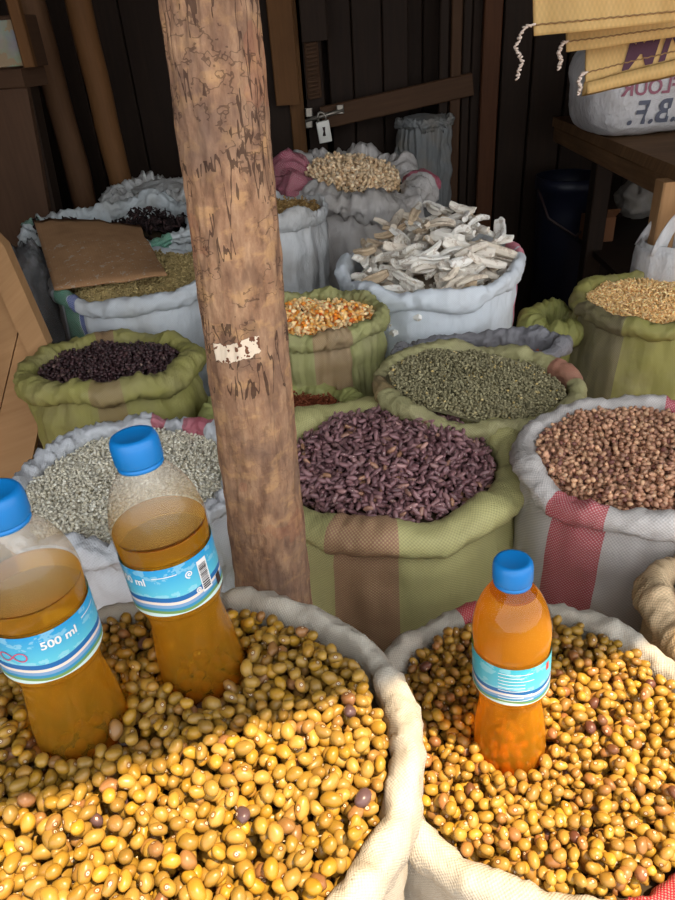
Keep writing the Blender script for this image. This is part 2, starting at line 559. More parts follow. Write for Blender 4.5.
F_cream = m_fabric('cream_woven', CREAM, [], pitch=.0026, weave=.22, dirt=.08, wr=.6)
F_cream2 = m_fabric('cream_woven_red_stripe', CREAM, [(104, 4, RED), (-70, 14, RED)], pitch=.0034, weave=.25, dirt=.1, wr=.6)
F_green_rose = m_fabric('green_woven_rose_stripe', srgb(188, 182, 124), [(-105, 13, srgb(176, 132, 106))], pitch=.0042, weave=.4, dirt=.12, wr=.35)
F_grey_pink = m_fabric('grey_woven_pink_stripe', srgb(196, 190, 186), [(-138, 12, srgb(184, 78, 86)), (58, 6, PINK)], pitch=.0046, weave=.35, dirt=.15, wr=.4)
F_mung = m_fabric('green_woven_pale', srgb(174, 168, 120), [(12, 12, srgb(176, 112, 98)), (184, 12, srgb(160, 132, 92))], pitch=.004, weave=.3, dirt=.3, wr=.5)
F_greenR = m_fabric('green_woven_grey_side', srgb(150, 144, 80), [(205, 22, srgb(112, 102, 78))], pitch=.004, weave=.25, dirt=.3, wr=.5)
F_maize = m_fabric('green_woven_tan_stripe', srgb(164, 162, 106), [(-78, 15, srgb(160, 128, 96))], pitch=.004, weave=.25, dirt=.3, wr=.6)
F_millet = m_fabric('green_woven_plain', srgb(160, 162, 96), [], pitch=.004, weave=.25, dirt=.3, wr=.6)
F_dark = m_fabric('olive_woven_tan_patch', srgb(156, 150, 84), [(-82, 9, srgb(150, 126, 84)), (104, 7, srgb(140, 104, 78))], pitch=.004, weave=.2, dirt=.3, wr=.6)
F_white = m_fabric('white_woven_pink_marks', srgb(204, 206, 210), [(84, 4, PINK), (58, 9, PINK)], pitch=.004, weave=.15, dirt=.25, wr=.7, dcol=(.4, .38, .4, 1))
F_beige = m_fabric('white_woven_green_stripe', srgb(190, 194, 198), [(-138, 9, TEAL), (-126, 2.5, srgb(70, 90, 150)), (-170, 20, srgb(120, 112, 108))], pitch=.004, weave=.15, dirt=.25, wr=.6)
F_black = m_fabric('white_woven_teal_stripe', srgb(196, 202, 204), [(-52, 7, srgb(80, 150, 120)), (168, 9, srgb(92, 136, 112))], pitch=.004, weave=.15, dirt=.3, wr=.8)
F_cass = m_fabric('white_woven_pink_edge', srgb(216, 222, 228), [(2, 11, srgb(226, 120, 140))], pitch=.004, weave=.12, dirt=.15, wr=.6)
F_pean = m_fabric('grey_white_woven_rose_sides', srgb(190, 184, 180), [(190, 36, srgb(168, 78, 98)), (0, 14, srgb(186, 80, 104))], pitch=.004, weave=.15, dirt=.3, wr=.9)
F_tan = m_fabric('white_woven_rose_edge', srgb(202, 202, 202), [(-138, 8, srgb(206, 130, 150))], pitch=.004, weave=.15, dirt=.3, wr=.8)
F_small = m_fabric('cream_woven_small', srgb(206, 178, 140), [], pitch=.005, weave=.4, dirt=.15, wr=.5)
F_plain = m_fabric('white_woven', srgb(196, 198, 200), [], pitch=.004, weave=.12, dirt=.3, wr=.9)

# front left, yellow beans
LY = (-.140, .283)
make_sack('woven_sack', 'cream woven sack of big yellow beans, front left, two bottles standing in it', LY, .160, .136, .808, F_cream,
          ar=.012, az=.022, lump=.2, seed=1, wrinkle=.004, fold=5, belly=.93, neck=.97, zvar=.005, inner=.05)
# front right, ochre beans
RY = (.166, .378)
make_sack('woven_sack', 'cream woven sack with red stripe, filled with ochre beans, one bottle standing in it', RY, .138, .137, .668, F_cream2,
          ar=.014, az=.02, lump=.25, seed=2, wrinkle=.0035, fold=5, belly=1.05, zvar=.005, inner=.05)
# purple kidney beans
PU = (.075, .853)
make_sack('woven_sack', 'green woven sack with rose-brown stripe, filled with purple kidney beans', PU, .162, .152, .668, F_green_rose,
          ar=.026, az=.021, lump=.22, seed=3, belly=1.13, wrinkle=.003, inner=.06)
BR = (.420, .750)
make_sack('woven_sack', 'grey woven sack with pink front stripe, filled with small brown beans', BR, .156, .126, .708, F_grey_pink,
          ar=.016, az=.017, lump=.2, seed=4, belly=1.07, wrinkle=.0035, inner=.06)
MU = (.249, 1.045)
make_sack('woven_sack', 'pale green woven sack filled with green mung beans', MU, .152, .126, .682, F_mung,
          ar=.017, az=.016, lump=.25, seed=5, belly=.92, neck=.96, tilt=(-.05, .04), wrinkle=.004)
GR = (.735, 1.437)
make_sack('woven_sack', 'olive green woven sack filled with pale straw-coloured grain, right side', GR, .146, .145, .655, F_greenR,
          ar=.018, az=.018, lump=.15, seed=6, belly=1.16, wrinkle=.004)
MZ = (-.023, 1.285)
make_sack('woven_sack', 'green woven sack filled with orange and white maize kernels behind the post', MZ, .120, .106, .738, F_maize,
          ar=.013, az=.016, lump=.25, seed=7, belly=1.05, wrinkle=.006, fold=8)
ML = (-.095, 1.085)
make_sack('woven_sack', 'green woven sack filled with fine rust-red millet behind the post', ML, .118, .078, .635, F_millet,
          ar=.018, az=.018, lump=.3, seed=8, belly=.85, neck=.95, wrinkle=.006)
DK = (-.424, 1.215)
make_sack('woven_sack', 'olive green woven sack filled with dark maroon beans, left side', DK, .138, .098, .700, F_dark,
          ar=.023, az=.021, lump=.25, seed=9, belly=1.10, wrinkle=.005, sag=.02)
WH = (-.318, .848)
make_sack('woven_sack', 'white woven sack with pink marks, filled with tiny white beans, behind the bottles', WH, .155, .160, .668, F_white,
          ar=.014, az=.014, lump=.5, seed=10, belly=1.05, wrinkle=.008, fold=9)
BE = (-.418, 1.545)
make_sack('woven_sack', 'white woven sack with green stripe, filled with beige grain under the cardboard', BE, .180, .165, .765, F_beige,
          ar=.014, az=.018, lump=.3, seed=11, belly=1.03, wrinkle=.004)
BK = (-.555, 1.885)
make_sack('woven_sack', 'white woven sack holding blackish dried produce, behind the cardboard', BK, .220, .150, .810, F_black, inner=.12,
          ar=.016, az=.02, lump=.5, seed=12, belly=1.02, wrinkle=.012, fold=6, tilt=(.03, .15), zvar=.02)
CA = (.240, 1.525)
make_sack('woven_sack', 'white woven sack with pink edge, heaped with dried cassava pieces', CA, .185, .180, .752, F_cass,
          ar=.014, az=.022, lump=.3, seed=13, belly=.97, wrinkle=.004, tilt=(.04, .06))
PE = (.105, 2.090)
make_sack('woven_sack', 'slouching grey-white woven sack with rose sides, filled with cream beans by the door', PE, .150, .145, .85, F_pean,
          ar=.042, az=.034, lump=.35, seed=14, belly=1.15, wrinkle=.018, fold=4, tilt=(-.16, .20), zvar=.02)
TN = (-.135, 1.800)
make_sack('woven_sack', 'white woven sack with rose edge, filled with tan grain, half behind the post', TN, .140, .110, .835, F_tan,
          ar=.008, az=.02, lump=.4, seed=15, belly=1.0, wrinkle=.006, tilt=(.0, .0))
SM = (.408, .505)
make_sack('woven_sack', 'small cream woven sack at the right edge, filled with reddish grain', SM, .060, .064, .672, F_small,
          ar=.016, az=.022, lump=.25, seed=16, belly=1.12, wrinkle=.004)
# grey plastic lined sack + folded green sack behind the mung beans
F_greyp = m_fabric('grey_thin_plastic', srgb(122, 120, 124), [], pitch=.006, weave=.05, dirt=.1, rough=.35, wr=1.0)
GP = (.300, 1.245)
make_sack('plastic_lined_sack', 'low grey plastic lined sack tucked behind the mung beans', GP, .150, .035, .660, F_greyp,
          ar=.014, az=.016, lump=.4, seed=17, belly=1.0, wrinkle=.006, fold=4, neck=.95)
F_gfold = m_fabric('green_woven_folded', srgb(150, 150, 82), [], pitch=.004, weave=.2, dirt=.3, wr=.8)
GF = (.535, 1.485)
make_sack('woven_sack', 'small folded green sack between the cassava and the straw-coloured grain', GF, .04, .045, .610, F_gfold,
          ar=.022, az=.024, lump=.4, seed=18, belly=1.1, wrinkle=.004)

# folded white sack lying at the back left
F_fold = m_fabric('white_woven_bundle', srgb(206, 206, 204), [], pitch=.005, weave=.15, dirt=.4, wr=1.0)
make_sack('woven_sack', 'white woven sack standing furthest back on the left, mouth folded shut', (-.46, 2.26), .15, .10, .82, F_fold,
          ar=.03, az=.03, lump=.5, seed=19, belly=1.02, wrinkle=.022, fold=5, inner=.02)
# its closed top
def lumpy(name, c, r, mat, label, cat, seed, amp=.25, freq=1.6, n=28, flat=1.0, group=None, kind=None):
    v = []; f = []; uv = []
    for j in range(n+1):
        t = pi*j/n
        for k in range(2*n):
            a = pi*k/n; d = (sin(t)*cos(a), sin(t)*sin(a), cos(t))
            q = 1 + amp*noise.noise((d[0]*freq+seed, d[1]*freq, d[2]*freq)) + amp*.35*noise.noise((d[0]*freq*3+seed, d[1]*freq*3, d[2]*freq*3)) + amp*.2*noise.noise((d[0]*freq*8+seed, d[1]*freq*8, d[2]*freq*8))
            v.append((d[0]*q*r[0], d[1]*q*r[1], d[2]*q*r[2]*(flat if d[2] < 0 else 1))); uv.append((k/(2*n), j/n*.6))
    for j in range(n):
        for k in range(2*n):
            k2 = (k+1) % (2*n); f.append((j*2*n+k, (j+1)*2*n+k, (j+1)*2*n+k2, j*2*n+k2))
    o = mesh_obj(name, v, f, mat, None, uv, True, c); bm = bmesh.new(); bm.from_mesh(o.data)
    bmesh.ops.remove_doubles(bm, verts=bm.verts, dist=1e-6); bmesh.ops.recalc_face_normals(bm, faces=bm.faces); bm.to_mesh(o.data); bm.free()
    return tag(o, label, cat, group, kind)

# ================================================================== CONTENTS
HIL = (srgb(235, 222, 190), srgb(120, 66, 40))
M_yel = m_grain('yellow_bean_skin', [(0, srgb(170, 130, 46)), (.3, srgb(180, 140, 62)), (.55, srgb(160, 122, 52)), (.8, srgb(186, 139, 40)), (.95, srgb(164, 120, 62)), (.988, srgb(152, 104, 66)), (.995, srgb(96, 72, 72))], .34, .45, HIL, gain=.86)
M_och = m_grain('ochre_bean_skin', [(0, srgb(172, 132, 50)), (.35, srgb(160, 118, 52)), (.65, srgb(180, 138, 44)), (.86, srgb(158, 112, 54)), (.97, srgb(148, 98, 54)), (.995, srgb(100, 60, 44))], .36, .45, HIL, gain=.98)
M_pur = m_grain('purple_kidney_skin', [(0, srgb(112, 80, 82)), (.4, srgb(132, 98, 100)), (.75, srgb(94, 64, 68)), (.93, srgb(146, 110, 108)), (.985, srgb(150, 110, 84))], .33, .5, (srgb(200, 180, 170), srgb(80, 40, 44)), gain=1.55)
M_brn = m_grain('brown_bean_skin', [(0, srgb(174, 132, 104)), (.4, srgb(152, 110, 88)), (.7, srgb(192, 152, 118)), (.9, srgb(128, 88, 74)), (1, srgb(100, 62, 56))], .4, .4, (srgb(220, 200, 170), srgb(70, 36, 28)), gain=1.5)
M_mun = m_grain('mung_bean_skin', [(0, srgb(126, 118, 88)), (.4, srgb(146, 138, 106)), (.7, srgb(108, 102, 76)), (.97, srgb(158, 150, 118)), (.99, srgb(196, 170, 110))], .55, .25, gain=1.35)
M_str = m_grain('straw_grain', [(0, srgb(206, 176, 124)), (.5, srgb(186, 152, 98)), (.8, srgb(224, 198, 150)), (1, srgb(160, 126, 84))], .6, .2, gain=1.85)
M_mze = m_grain('maize_kernel_skin', [(0, srgb(228, 184, 108)), (.4, srgb(236, 212, 166)), (.75, srgb(226, 164, 72)), (.93, srgb(216, 132, 36)), (1, srgb(196, 90, 44))], .4, .4, gain=1.5)
M_mil = m_grain('millet_grain', [(0, srgb(120, 62, 40)), (.5, srgb(104, 50, 32)), (1, srgb(140, 82, 56))], .75, .15, gain=1.5)
M_dkb = m_grain('maroon_bean_skin', [(0, srgb(62, 42, 44)), (.5, srgb(78, 52, 54)), (.85, srgb(52, 36, 38)), (.97, srgb(96, 66, 64)), (.995, srgb(150, 126, 116))], .4, .45, (srgb(190, 170, 160), srgb(40, 22, 22)))
M_wht = m_grain('white_bean_skin', [(0, srgb(214, 208, 190)), (.5, srgb(196, 188, 168)), (.85, srgb(226, 222, 208)), (1, srgb(160, 150, 128))], .5, .3, gain=1.3)
M_bei = m_grain('beige_grain', [(0, srgb(150, 132, 88)), (.5, srgb(128, 112, 74)), (1, srgb(170, 150, 104))], .7, .2, gain=1.5)
M_crm = m_grain('cream_bean_skin', [(0, srgb(222, 196, 160)), (.5, srgb(204, 172, 132)), (1, srgb(236, 216, 186))], .5, .3, gain=1.3)
M_tng = m_grain('tan_grain', [(0, srgb(176, 140, 86)), (.5, srgb(156, 122, 74)), (1, srgb(196, 164, 110))], .7, .2)
M_red = m_grain('reddish_grain', [(0, srgb(156, 84, 64)), (.5, srgb(180, 104, 80)), (1, srgb(120, 60, 48))], .6, .25)

yt = [bean_tpl(.0058, .0042, .0040, .18, 14, 10, .10), bean_tpl(.0065, .0042, .0039, .25, 14, 10, .12), bean_tpl(.0053, .0043, .0040, .1, 14, 10, .10), bean_tpl(.0062, .0045, .0042, .2, 14, 10, .16)]
BOT_M = (-.113, .351); BOT_L = (-.193, .309); BOT_R = (.133, .365)
fill('yellow_beans', 'remaining yellow beans deeper in and around the front left sack', 'beans', LY, .160, .136, .788, (.0058, .0042, .0040), yt, M_yel, 3100, bumpy=.0015, domeh=.012, K=5,
     one=dict(name='yellow_bean', label='plump yellow bean among those heaped in the front left sack', group='yellow beans in the front left sack', hide=[(205, 620, 48), (200, 680, 42), (60, 640, 60), (80, 720, 55), (30, 580, 60)]), nindiv=300, avoid=[(*BOT_M, .034, .794), (*BOT_L, .034, .794)], sjit=.08)
ot = [bean_tpl(.0060, .0045, .0042, .12, 12, 9, .10), bean_tpl(.0053, .0046, .0043, .1, 12, 9, .10), bean_tpl(.0066, .0044, .0041, .2, 12, 9, .14)]
fill('ochre_beans', 'remaining ochre beans deeper in and around the front right sack', 'beans', RY, .138, .137, .648, (.0060, .0045, .0042), ot, M_och, 2250, bumpy=.002, domeh=.008, K=5,
     one=dict(name='ochre_bean', label='small roundish ochre bean among those heaped in the front right sack', group='ochre beans in the front right sack', hide=[(510, 680, 36), (508, 740, 32), (512, 620, 32)]), nindiv=300, avoid=[(*BOT_R, .034, .651)], sjit=.09)
pt = [bean_tpl(.0078, .0035, .0031, .35, 10, 9, .08), bean_tpl(.0072, .0036, .0031, .25, 10, 9, .08), bean_tpl(.0083, .0034, .0030, .4, 10, 9, .1)]
fill('kidney_beans', 'remaining purple kidney beans deeper in and around the green sack', 'beans', PU, .160, .152, .645, (.0078, .0035, .0031), pt, M_pur, 2500, domeh=.022, K=4, tiltf=.9,
     one=dict(name='kidney_bean', label='slender purple kidney bean among those heaped in the green sack', group='purple kidney beans in the green sack'), nindiv=300)
bt = [bean_tpl(.0043, .0031, .0029, .12, 8, 7, .1), bean_tpl(.0039, .0032, .0029, .1, 8, 7, .1)]
fill('brown_beans', 'remaining brown beans deeper in and around the grey sack', 'beans', BR, .156, .126, .690, (.0043, .0031, .0029), bt, M_brn, 4000, domeh=.014, K=3,
     one=dict(name='brown_bean', label='small brown bean among those heaped in the grey sack with pink stripe', group='brown beans in the grey sack'), nindiv=300)
mt = [bean_tpl(.0025, .0020, .0020, 0, 7, 6, .0)]
fill('mung_beans', 'olive green mung beans heaped in the pale green sack', 'beans', MU, .152, .126, .673, (.0027, .0020, .0019), mt, M_mun, 7500, domeh=.010, K=2, slope=(-.12, .0), tiltf=.25)
st = [bean_tpl(.0042, .0021, .0017, .1, 6, 5, .05)]
fill('straw_grain', 'pale straw-coloured grain filling the olive green sack on the right', 'grain', GR, .146, .145, .640, (.0042, .0021, .0017), st, M_str, 4500, domeh=.016, K=2)
zt = [bean_tpl(.0052, .0043, .0027, .1, 8, 6, .15, .3), bean_tpl(.0055, .0038, .0027, .1, 8, 6, .15, .3)]
fill('maize_kernels', 'orange and white maize kernels filling the green sack behind the post', 'maize', MZ, .120, .106, .712, (.0052, .0043, .0027), zt, M_mze, 1500, domeh=.012, K=3)
lt = [bean_tpl(.0018, .0014, .0014, 0, 5, 4)]
fill('millet_grain', 'fine rust-red millet in the green sack behind the post', 'millet', ML, .118, .078, .612, (.0018, .0014, .0014), lt, M_mil, 6500, domeh=.015, K=1)
dt = [bean_tpl(.0042, .0034, .0030, .12, 8, 6, .1), bean_tpl(.0046, .0034, .0030, .12, 8, 6, .1)]
fill('maroon_beans', 'dark maroon beans heaped in the olive green sack on the left', 'beans', DK, .138, .098, .680, (.0042, .0034, .0030), dt, M_dkb, 2200, domeh=.014, K=3)
wt = [bean_tpl(.0026, .0022, .0021, 0, 7, 6, .0)]
fill('white_beans', 'tiny white beans heaped in the white sack behind the bottles', 'beans', WH, .155, .160, .648, (.0026, .0021, .0020), wt, M_wht, 8000, domeh=.010, K=2, depth=2.2, tiltf=.25)
gt = [bean_tpl(.0032, .0016, .0014, .05, 5, 4)]
fill('beige_grain', 'fine beige grain in the white sack under the cardboard', 'grain', BE, .180, .165, .752, (.0032, .0016, .0014), gt, M_bei, 6500, domeh=.03, K=1)
ct = [bean_tpl(.0062, .0050, .0046, .1, 8, 6, .1)]
fill('cream_beans', 'cream-coloured beans in the slouching sack by the door', 'beans', PE, .142, .138, .832, (.0062, .0050, .0046), ct, M_crm, 1500, domeh=.02, K=3, slope=(-.10, .22))
fill('tan_grain', 'fine tan grain in the white sack half behind the post', 'grain', TN, .138, .108, .822, (.0032, .0018, .0016), gt, M_tng, 3500, domeh=.01, K=1)
fill('reddish_grain', 'reddish grain in the small cream sack at the right edge', 'grain', SM, .060, .064, .645, (.0036, .0026, .0024), [bean_tpl(.0036, .0026, .0024, .1, 6, 5)], M_red, 1200, domeh=.01, K=2)
fill('red_lentils', 'rust-red grain showing in the low grey plastic lined sack', 'grain', GP, .145, .033, .622, (.0032, .0022, .0020), [bean_tpl(.0032, .0022, .0020, .1, 6, 5)], M_red, 1000, domeh=.006, K=2)
# closed top of the back left sack
tp = lumpy('sack_mouth', (-.46, 2.26, .82), (.15, .10, .035), F_fold, None, None, 3.3, .35, 2.2)
for o_ in bpy.data.objects:
    if o_.name.startswith('woven_sack') and o_.get('label', '').startswith('white woven sack standing furthest'):
        tp.parent = o_; tp.location = (0, 0, .80)

# blackish produce: two shaggy heaps of dried strands and petals
M_blk = m_grain('blackish_produce', [(0, srgb(34, 26, 26)), (.6, srgb(48, 36, 36)), (1, srgb(70, 50, 48))], .8, .2)
kt = [bean_tpl(.011, .0035, .0014, .6, 6, 6, .6), bean_tpl(.008, .004, .002, .3, 6, 6, .6)]
def heap(x, y): return .735 + .085*np.exp(-(((x-.10)/.085)**2+((y+.02)/.09)**2)) + .085*np.exp(-(((x+.15)/.06)**2+((y+.03)/.08)**2)) - .01 + .03*x*0 + .15*y
P, vis = drop(.212, .142, 1700, (.010, .0036, .002), heap, K=1, tiltf=.9)
P[:, 4] += rng.normal(size=1700)*.5; P[:, 5] += rng.normal(size=1700)*.6
R_ = rot_mats(P, np.zeros(1700))
o = stuff_mesh('blackish_dried_produce', kt, P, R_, 1+rng.normal(size=1700)*.15, rng.choice(2, 1700), M_blk, base_disc(.215, .145, heap, .008), (BK[0], BK[1], 0))
tag(o, 'blackish dried produce heaped in the white sack behind the cardboard', 'produce', None, 'stuff')

# ------------------------------------------------------------------ dried cassava pieces
mc = N('dried_cassava'); ov = mc.obj(); oi = mc.n('ShaderNodeObjectInfo')
cc = mc.ramp(oi.outputs['Random'], [(0, srgb(236, 228, 214)), (.5, srgb(246, 242, 234)), (.85, srgb(226, 210, 188)), (1, srgb(206, 180, 146))])
nn_ = mc.noise(ov, 55, 4); cc = mc.mix(mc.math('MULTIPLY', mc.math('GREATER_THAN', nn_, .58), .45), cc, srgb(170, 144, 120))
M_cas = mc.done(mc.bsdf(cc, .85, .15, mc.bump(nn_, .5, .003)))

def cassava(L, w, t, bend, seed, notch=0):
    """split, curved peeled root piece: rounded back, flat cut face with a shallow groove"""
    nl, ns = 7, 8; v = []; f = []
    for i in range(nl+1):
        s = -1 + 2*i/nl
        ww = w*(1-.35*abs(s)**3)*(1+.18*noise.noise((s*1.8+seed, 0, 0))); tt = t*(1-.25*abs(s)**3)*(1+.2*noise.noise((s*2+seed, 5, 0)))
        cz = bend*(1-s*s); cy = .3*w*noise.noise((s*1.3, seed, 2))
        for k in range(ns):
            a = 2*pi*k/ns; yy = cos(a)*ww; zz = sin(a)*tt
            if zz > 0: zz *= .35 - .35*max(0, 1-abs(yy)/ww*1.6)
            j = .1*w*noise.noise((s*6+seed, cos(a)*3, sin(a)*3))
            v.append((s*L + .12*w*noise.noise((yy*200+seed, zz*200, s)), yy+cy+j, zz+cz+j))
    for i in range(nl):
        for k in range(ns):
            k2 = (k+1) % ns; f.append((i*ns+k, i*ns+k2, (i+1)*ns+k2, (i+1)*ns+k))
    f.append(tuple(range(ns))[::-1]); f.append(tuple(nl*ns+k for k in range(ns)))
    o = mesh_obj('dried_cassava_piece', v, f, M_cas, None, None, False); mesh_fix(o)
    me = o.data; bpy.data.objects.remove(o); return me
cms = [cassava(.046, .0125, .012, .008, 1), cassava(.040, .015, .013, -.006, 2), cassava(.032, .014, .013, .005, 3), cassava(.052, .0115, .011, .012, 4), cassava(.028, .016, .012, .0, 5), cassava(.043, .0125, .011, -.009, 6), cassava(.036, .0125, .0125, .010, 7)]
def cdome(x, y):
    q = np.clip((x/.185)**2+(y/.18)**2, 0, 1); return .706 + .045*(1-q)*np.exp(-((x-.02)/.16)**2) + .03*x/.185 + .05*y/.18 + .012*np.sin(x*50)*np.cos(y*45)
NC = 270
P, vis = drop(.198, .192, NC, (.034, .0112, .0108), cdome, K=4, sink=.75, tiltf=.5, depth=2.2)
P[:, 4] = np.clip(P[:, 4]+rng.normal(size=NC)*.14, -.4, .4)
R_ = rot_mats(P, rng.random(NC)*2*pi)
order = np.argsort(-vis)[:225]
first = None
for i in order:
    if first is None: o = first = bpy.data.objects.new('dried_cassava_piece', cms[int(rng.integers(7))])
    else: o = first.copy(); o.data = cms[int(rng.integers(7))]
    COL.objects.link(o); s_ = .72 + .28*rng.random()
    Mx = Matrix(R_[i].tolist()).to_4x4() @ Matrix.Diagonal((s_, s_, s_, 1)); Mx.translation = Vector((P[i, 0]+CA[0], P[i, 1]+CA[1], P[i, 2])); o.matrix_world = Mx
    tag(o, 'chalky white peeled piece of dried cassava heaped in the pink-edged white sack', 'cassava', 'dried cassava pieces in the white sack')
M_CBASE = m_plain('cassava_dust', srgb(150, 134, 116), .95, .1)
# floury crumbs below
def cbase(x, y): return cdome(x, y) - .02
P, vis = drop(.18, .175, 900, (.006, .0045, .004), cbase, K=1)
o = stuff_mesh('cassava_crumbs', [bean_tpl(.006, .0045, .004, .1, 6, 5, .5)], P, rot_mats(P, np.zeros(900)), np.ones(900), np.zeros(900, int), M_cas, base_disc(.188, .184, cbase, .004), (CA[0], CA[1], 0))
o.data.materials[1] = M_CBASE
tag(o, 'broken cassava crumbs between the larger pieces', 'cassava', None, 'stuff')

# ------------------------------------------------------------------ cardboard on the beige grain
mk = N('brown_cardboard'); vec, u_, v_ = mk.uv(); n1 = mk.noise(mk.obj(), 30, 4); n2 = mk.noise(mk.obj(), 70, 5, .7)
cc = mk.mix(n1, srgb(176, 136, 98), srgb(140, 104, 74))
sp = mk.math('MULTIPLY', mk.math('GREATER_THAN', n2, .60), mk.math('LESS_THAN', v_, .62))
cc = mk.mix(mk.math('MULTIPLY', sp, .6), cc, srgb(176, 164, 150))
cc = mk.mix(mk.math('MULTIPLY', mk.math('SINE', mk.math('MULTIPLY', u_, 260.0)), .06), cc, (.05, .03, .02, 1))
M_card = mk.done(mk.bsdf(cc, .9, .1, mk.bump(n1, .3, .003)))
def cardboard():
    # corners in place: a flap lying on the grain, its back edge raised on the sack behind
    c00 = atZ(54, 289, .775); c10 = atZ(167, 274, .80); c01 = atD(36, 228, 1.70); c11 = atD(140, 228, 1.72)
    c01[2] = max(c01[2], .85); c11[2] += .012; nu, nv = 24, 16; v = []; uv = []; f = []
    for j in range(nv+1):
        for i in range(nu+1):
            s, t = i/nu, j/nv
            p = c00*(1-s)*(1-t)+c10*s*(1-t)+c01*(1-s)*t+c11*s*t
            p = p + np.array([0, 0, .010*sin(s*pi*1.2)*sin(t*2.6) + .004*nz(s*4, t*4, 2)])
            if t > .9: p = p + (c01-c00)*(.05*nz(s*9, 1, 7))
            p = p + (c10-c00)*(.02*nz(3, t*6, s*.1)) * (1 if s > .9 else 0)
            v.append(tuple(p)); uv.append((s, t))
    n_ = len(v); v += [(p[0], p[1], p[2]-.004) for p in v]; uv += uv[:]
    I = lambda i, j: j*(nu+1)+i
    for j in range(nv):
        for i in range(nu):
            q = (I(i, j), I(i+1, j), I(i+1, j+1), I(i, j+1)); f.append(q); f.append(tuple(k+n_ for k in q[::-1]))
    for i in range(nu):
        f.append((I(i+1, 0), I(i, 0), I(i, 0)+n_, I(i+1, 0)+n_)); f.append((I(i, nv), I(i+1, nv), I(i+1, nv)+n_, I(i, nv)+n_))
    for j in range(nv):
        f.append((I(0, j), I(0, j+1), I(0, j+1)+n_, I(0, j)+n_)); f.append((I(nu, j+1), I(nu, j), I(nu, j)+n_, I(nu, j+1)+n_))
    return tag(mesh_obj('cardboard_sheet', v, f, M_card, None, uv), 'torn brown cardboard sheet lying on the beige grain', 'cardboard')
cardboard()

# ================================================================== BOTTLES
def m_pet(name, zh):
    m = N(name)
    tr = m.n('ShaderNodeBsdfTransparent'); tr.inputs[0].default_value = (.97, .97, .96, 1)
    gl = m.n('ShaderNodeBsdfGlossy'); gl.inputs['Roughness'].default_value = .09
    lw = m.n('ShaderNodeFresnel'); lw.inputs[0].default_value = 1.5; gb = m.n('ShaderNodeNewGeometry')
    n1 = m.noise(m.obj(), 28, 2); nb = m.bump(n1, .35, .006)
    m.put(gl, 'Normal', nb)
    df = m.n('ShaderNodeBsdfDiffuse'); df.inputs[0].default_value = (.74, .62, .44, 1); sp = m.n('ShaderNodeSeparateXYZ'); m.put(sp, 0, m.obj())
    hz = m.math('MULTIPLY_ADD', m.math('GREATER_THAN', sp.outputs[2], zh), m.math('MULTIPLY_ADD', m.noise(m.obj(), 16, 2), .35, .10), .012)
    mx = m.n('ShaderNodeMixShader'); m.put(mx, 0, m.math('MULTIPLY', m.math('MULTIPLY', lw.outputs[0], .75), m.math('SUBTRACT', 1.0, gb.outputs['Backfacing']))); m.put(mx, 1, tr.outputs[0]); m.put(mx, 2, gl.outputs[0])
    m2 = m.n('ShaderNodeMixShader'); zr = m.math('MULTIPLY', m.math('SUBTRACT', sp.outputs[2], .150), 22.0)
    m.put(df, 0, m.ramp(zr, [(0, (.50, .27, .045, 1)), (.35, (.55, .38, .16, 1)), (.9, (.72, .66, .56, 1))]))
    m.put(m2, 0, hz); m.put(m2, 1, mx.outputs[0]); m.put(m2, 2, df.outputs[0])
    return m.done(m2)
M_PET = m_pet('clear_bottle_plastic', .152); M_PET2 = m_pet('clear_full_bottle_plastic', .30)
def m_oil(name, tint, dens, haze):
    m = N(name)
    tr = m.n('ShaderNodeBsdfTransparent'); tr.inputs[0].default_value = (*tint, 1)
    tl = m.n('ShaderNodeBsdfTranslucent'); tl.inputs[0].default_value = (*haze, 1)
    df = m.n('ShaderNodeBsdfDiffuse'); df.inputs[0].default_value = (*haze, 1)
    a = m.n('ShaderNodeMixShader'); m.put(a, 0, .5); m.put(a, 1, tl.outputs[0]); m.put(a, 2, df.outputs[0])
    lw = m.n('ShaderNodeLayerWeight'); lw.inputs[0].default_value = .35; g0 = m.n('ShaderNodeTexCoord'); sn = m.n('ShaderNodeSeparateXYZ'); m.put(sn, 0, g0.outputs['Normal']); zz = m.n('ShaderNodeSeparateXYZ'); m.put(zz, 0, g0.outputs['Object']); low = m.math('MINIMUM', m.math('MULTIPLY_ADD', zz.outputs[2], 6.0, .52), 1.0); flat = m.math('MULTIPLY_ADD', m.math('GREATER_THAN', sn.outputs[2], .75), -.85, 1.0)
    b = m.n('ShaderNodeMixShader'); m.put(b, 0, m.math('MULTIPLY', m.math('MULTIPLY', flat, low), m.math('MULTIPLY_ADD', lw.outputs['Facing'], .45, dens))); m.put(b, 1, tr.outputs[0]); m.put(b, 2, a.outputs[0])
    gl = m.n('ShaderNodeBsdfGlossy'); gl.inputs['Roughness'].default_value = .08; fr = m.n('ShaderNodeFresnel'); fr.inputs[0].default_value = 1.33; gb = m.n('ShaderNodeNewGeometry')
    c = m.n('ShaderNodeMixShader'); m.put(c, 0, m.math('MULTIPLY', m.math('MULTIPLY', fr.outputs[0], .25), m.math('SUBTRACT', 1.0, gb.outputs['Backfacing']))); m.put(c, 1, b.outputs[0]); m.put(c, 2, gl.outputs[0])
    return m.done(c)
OIL_A = m_oil('amber_oil', (.98, .72, .16), .36, (.74, .37, .025))
OIL_SUNLIT = m_oil('sunlit_orange_oil', (1.0, .70, .14), .42, (.98, .42, .02))  # brighter orange haze paints in sun shining through from behind
M_CAP = m_plain('blue_cap_plastic', srgb(16, 128, 206), .4, .5)

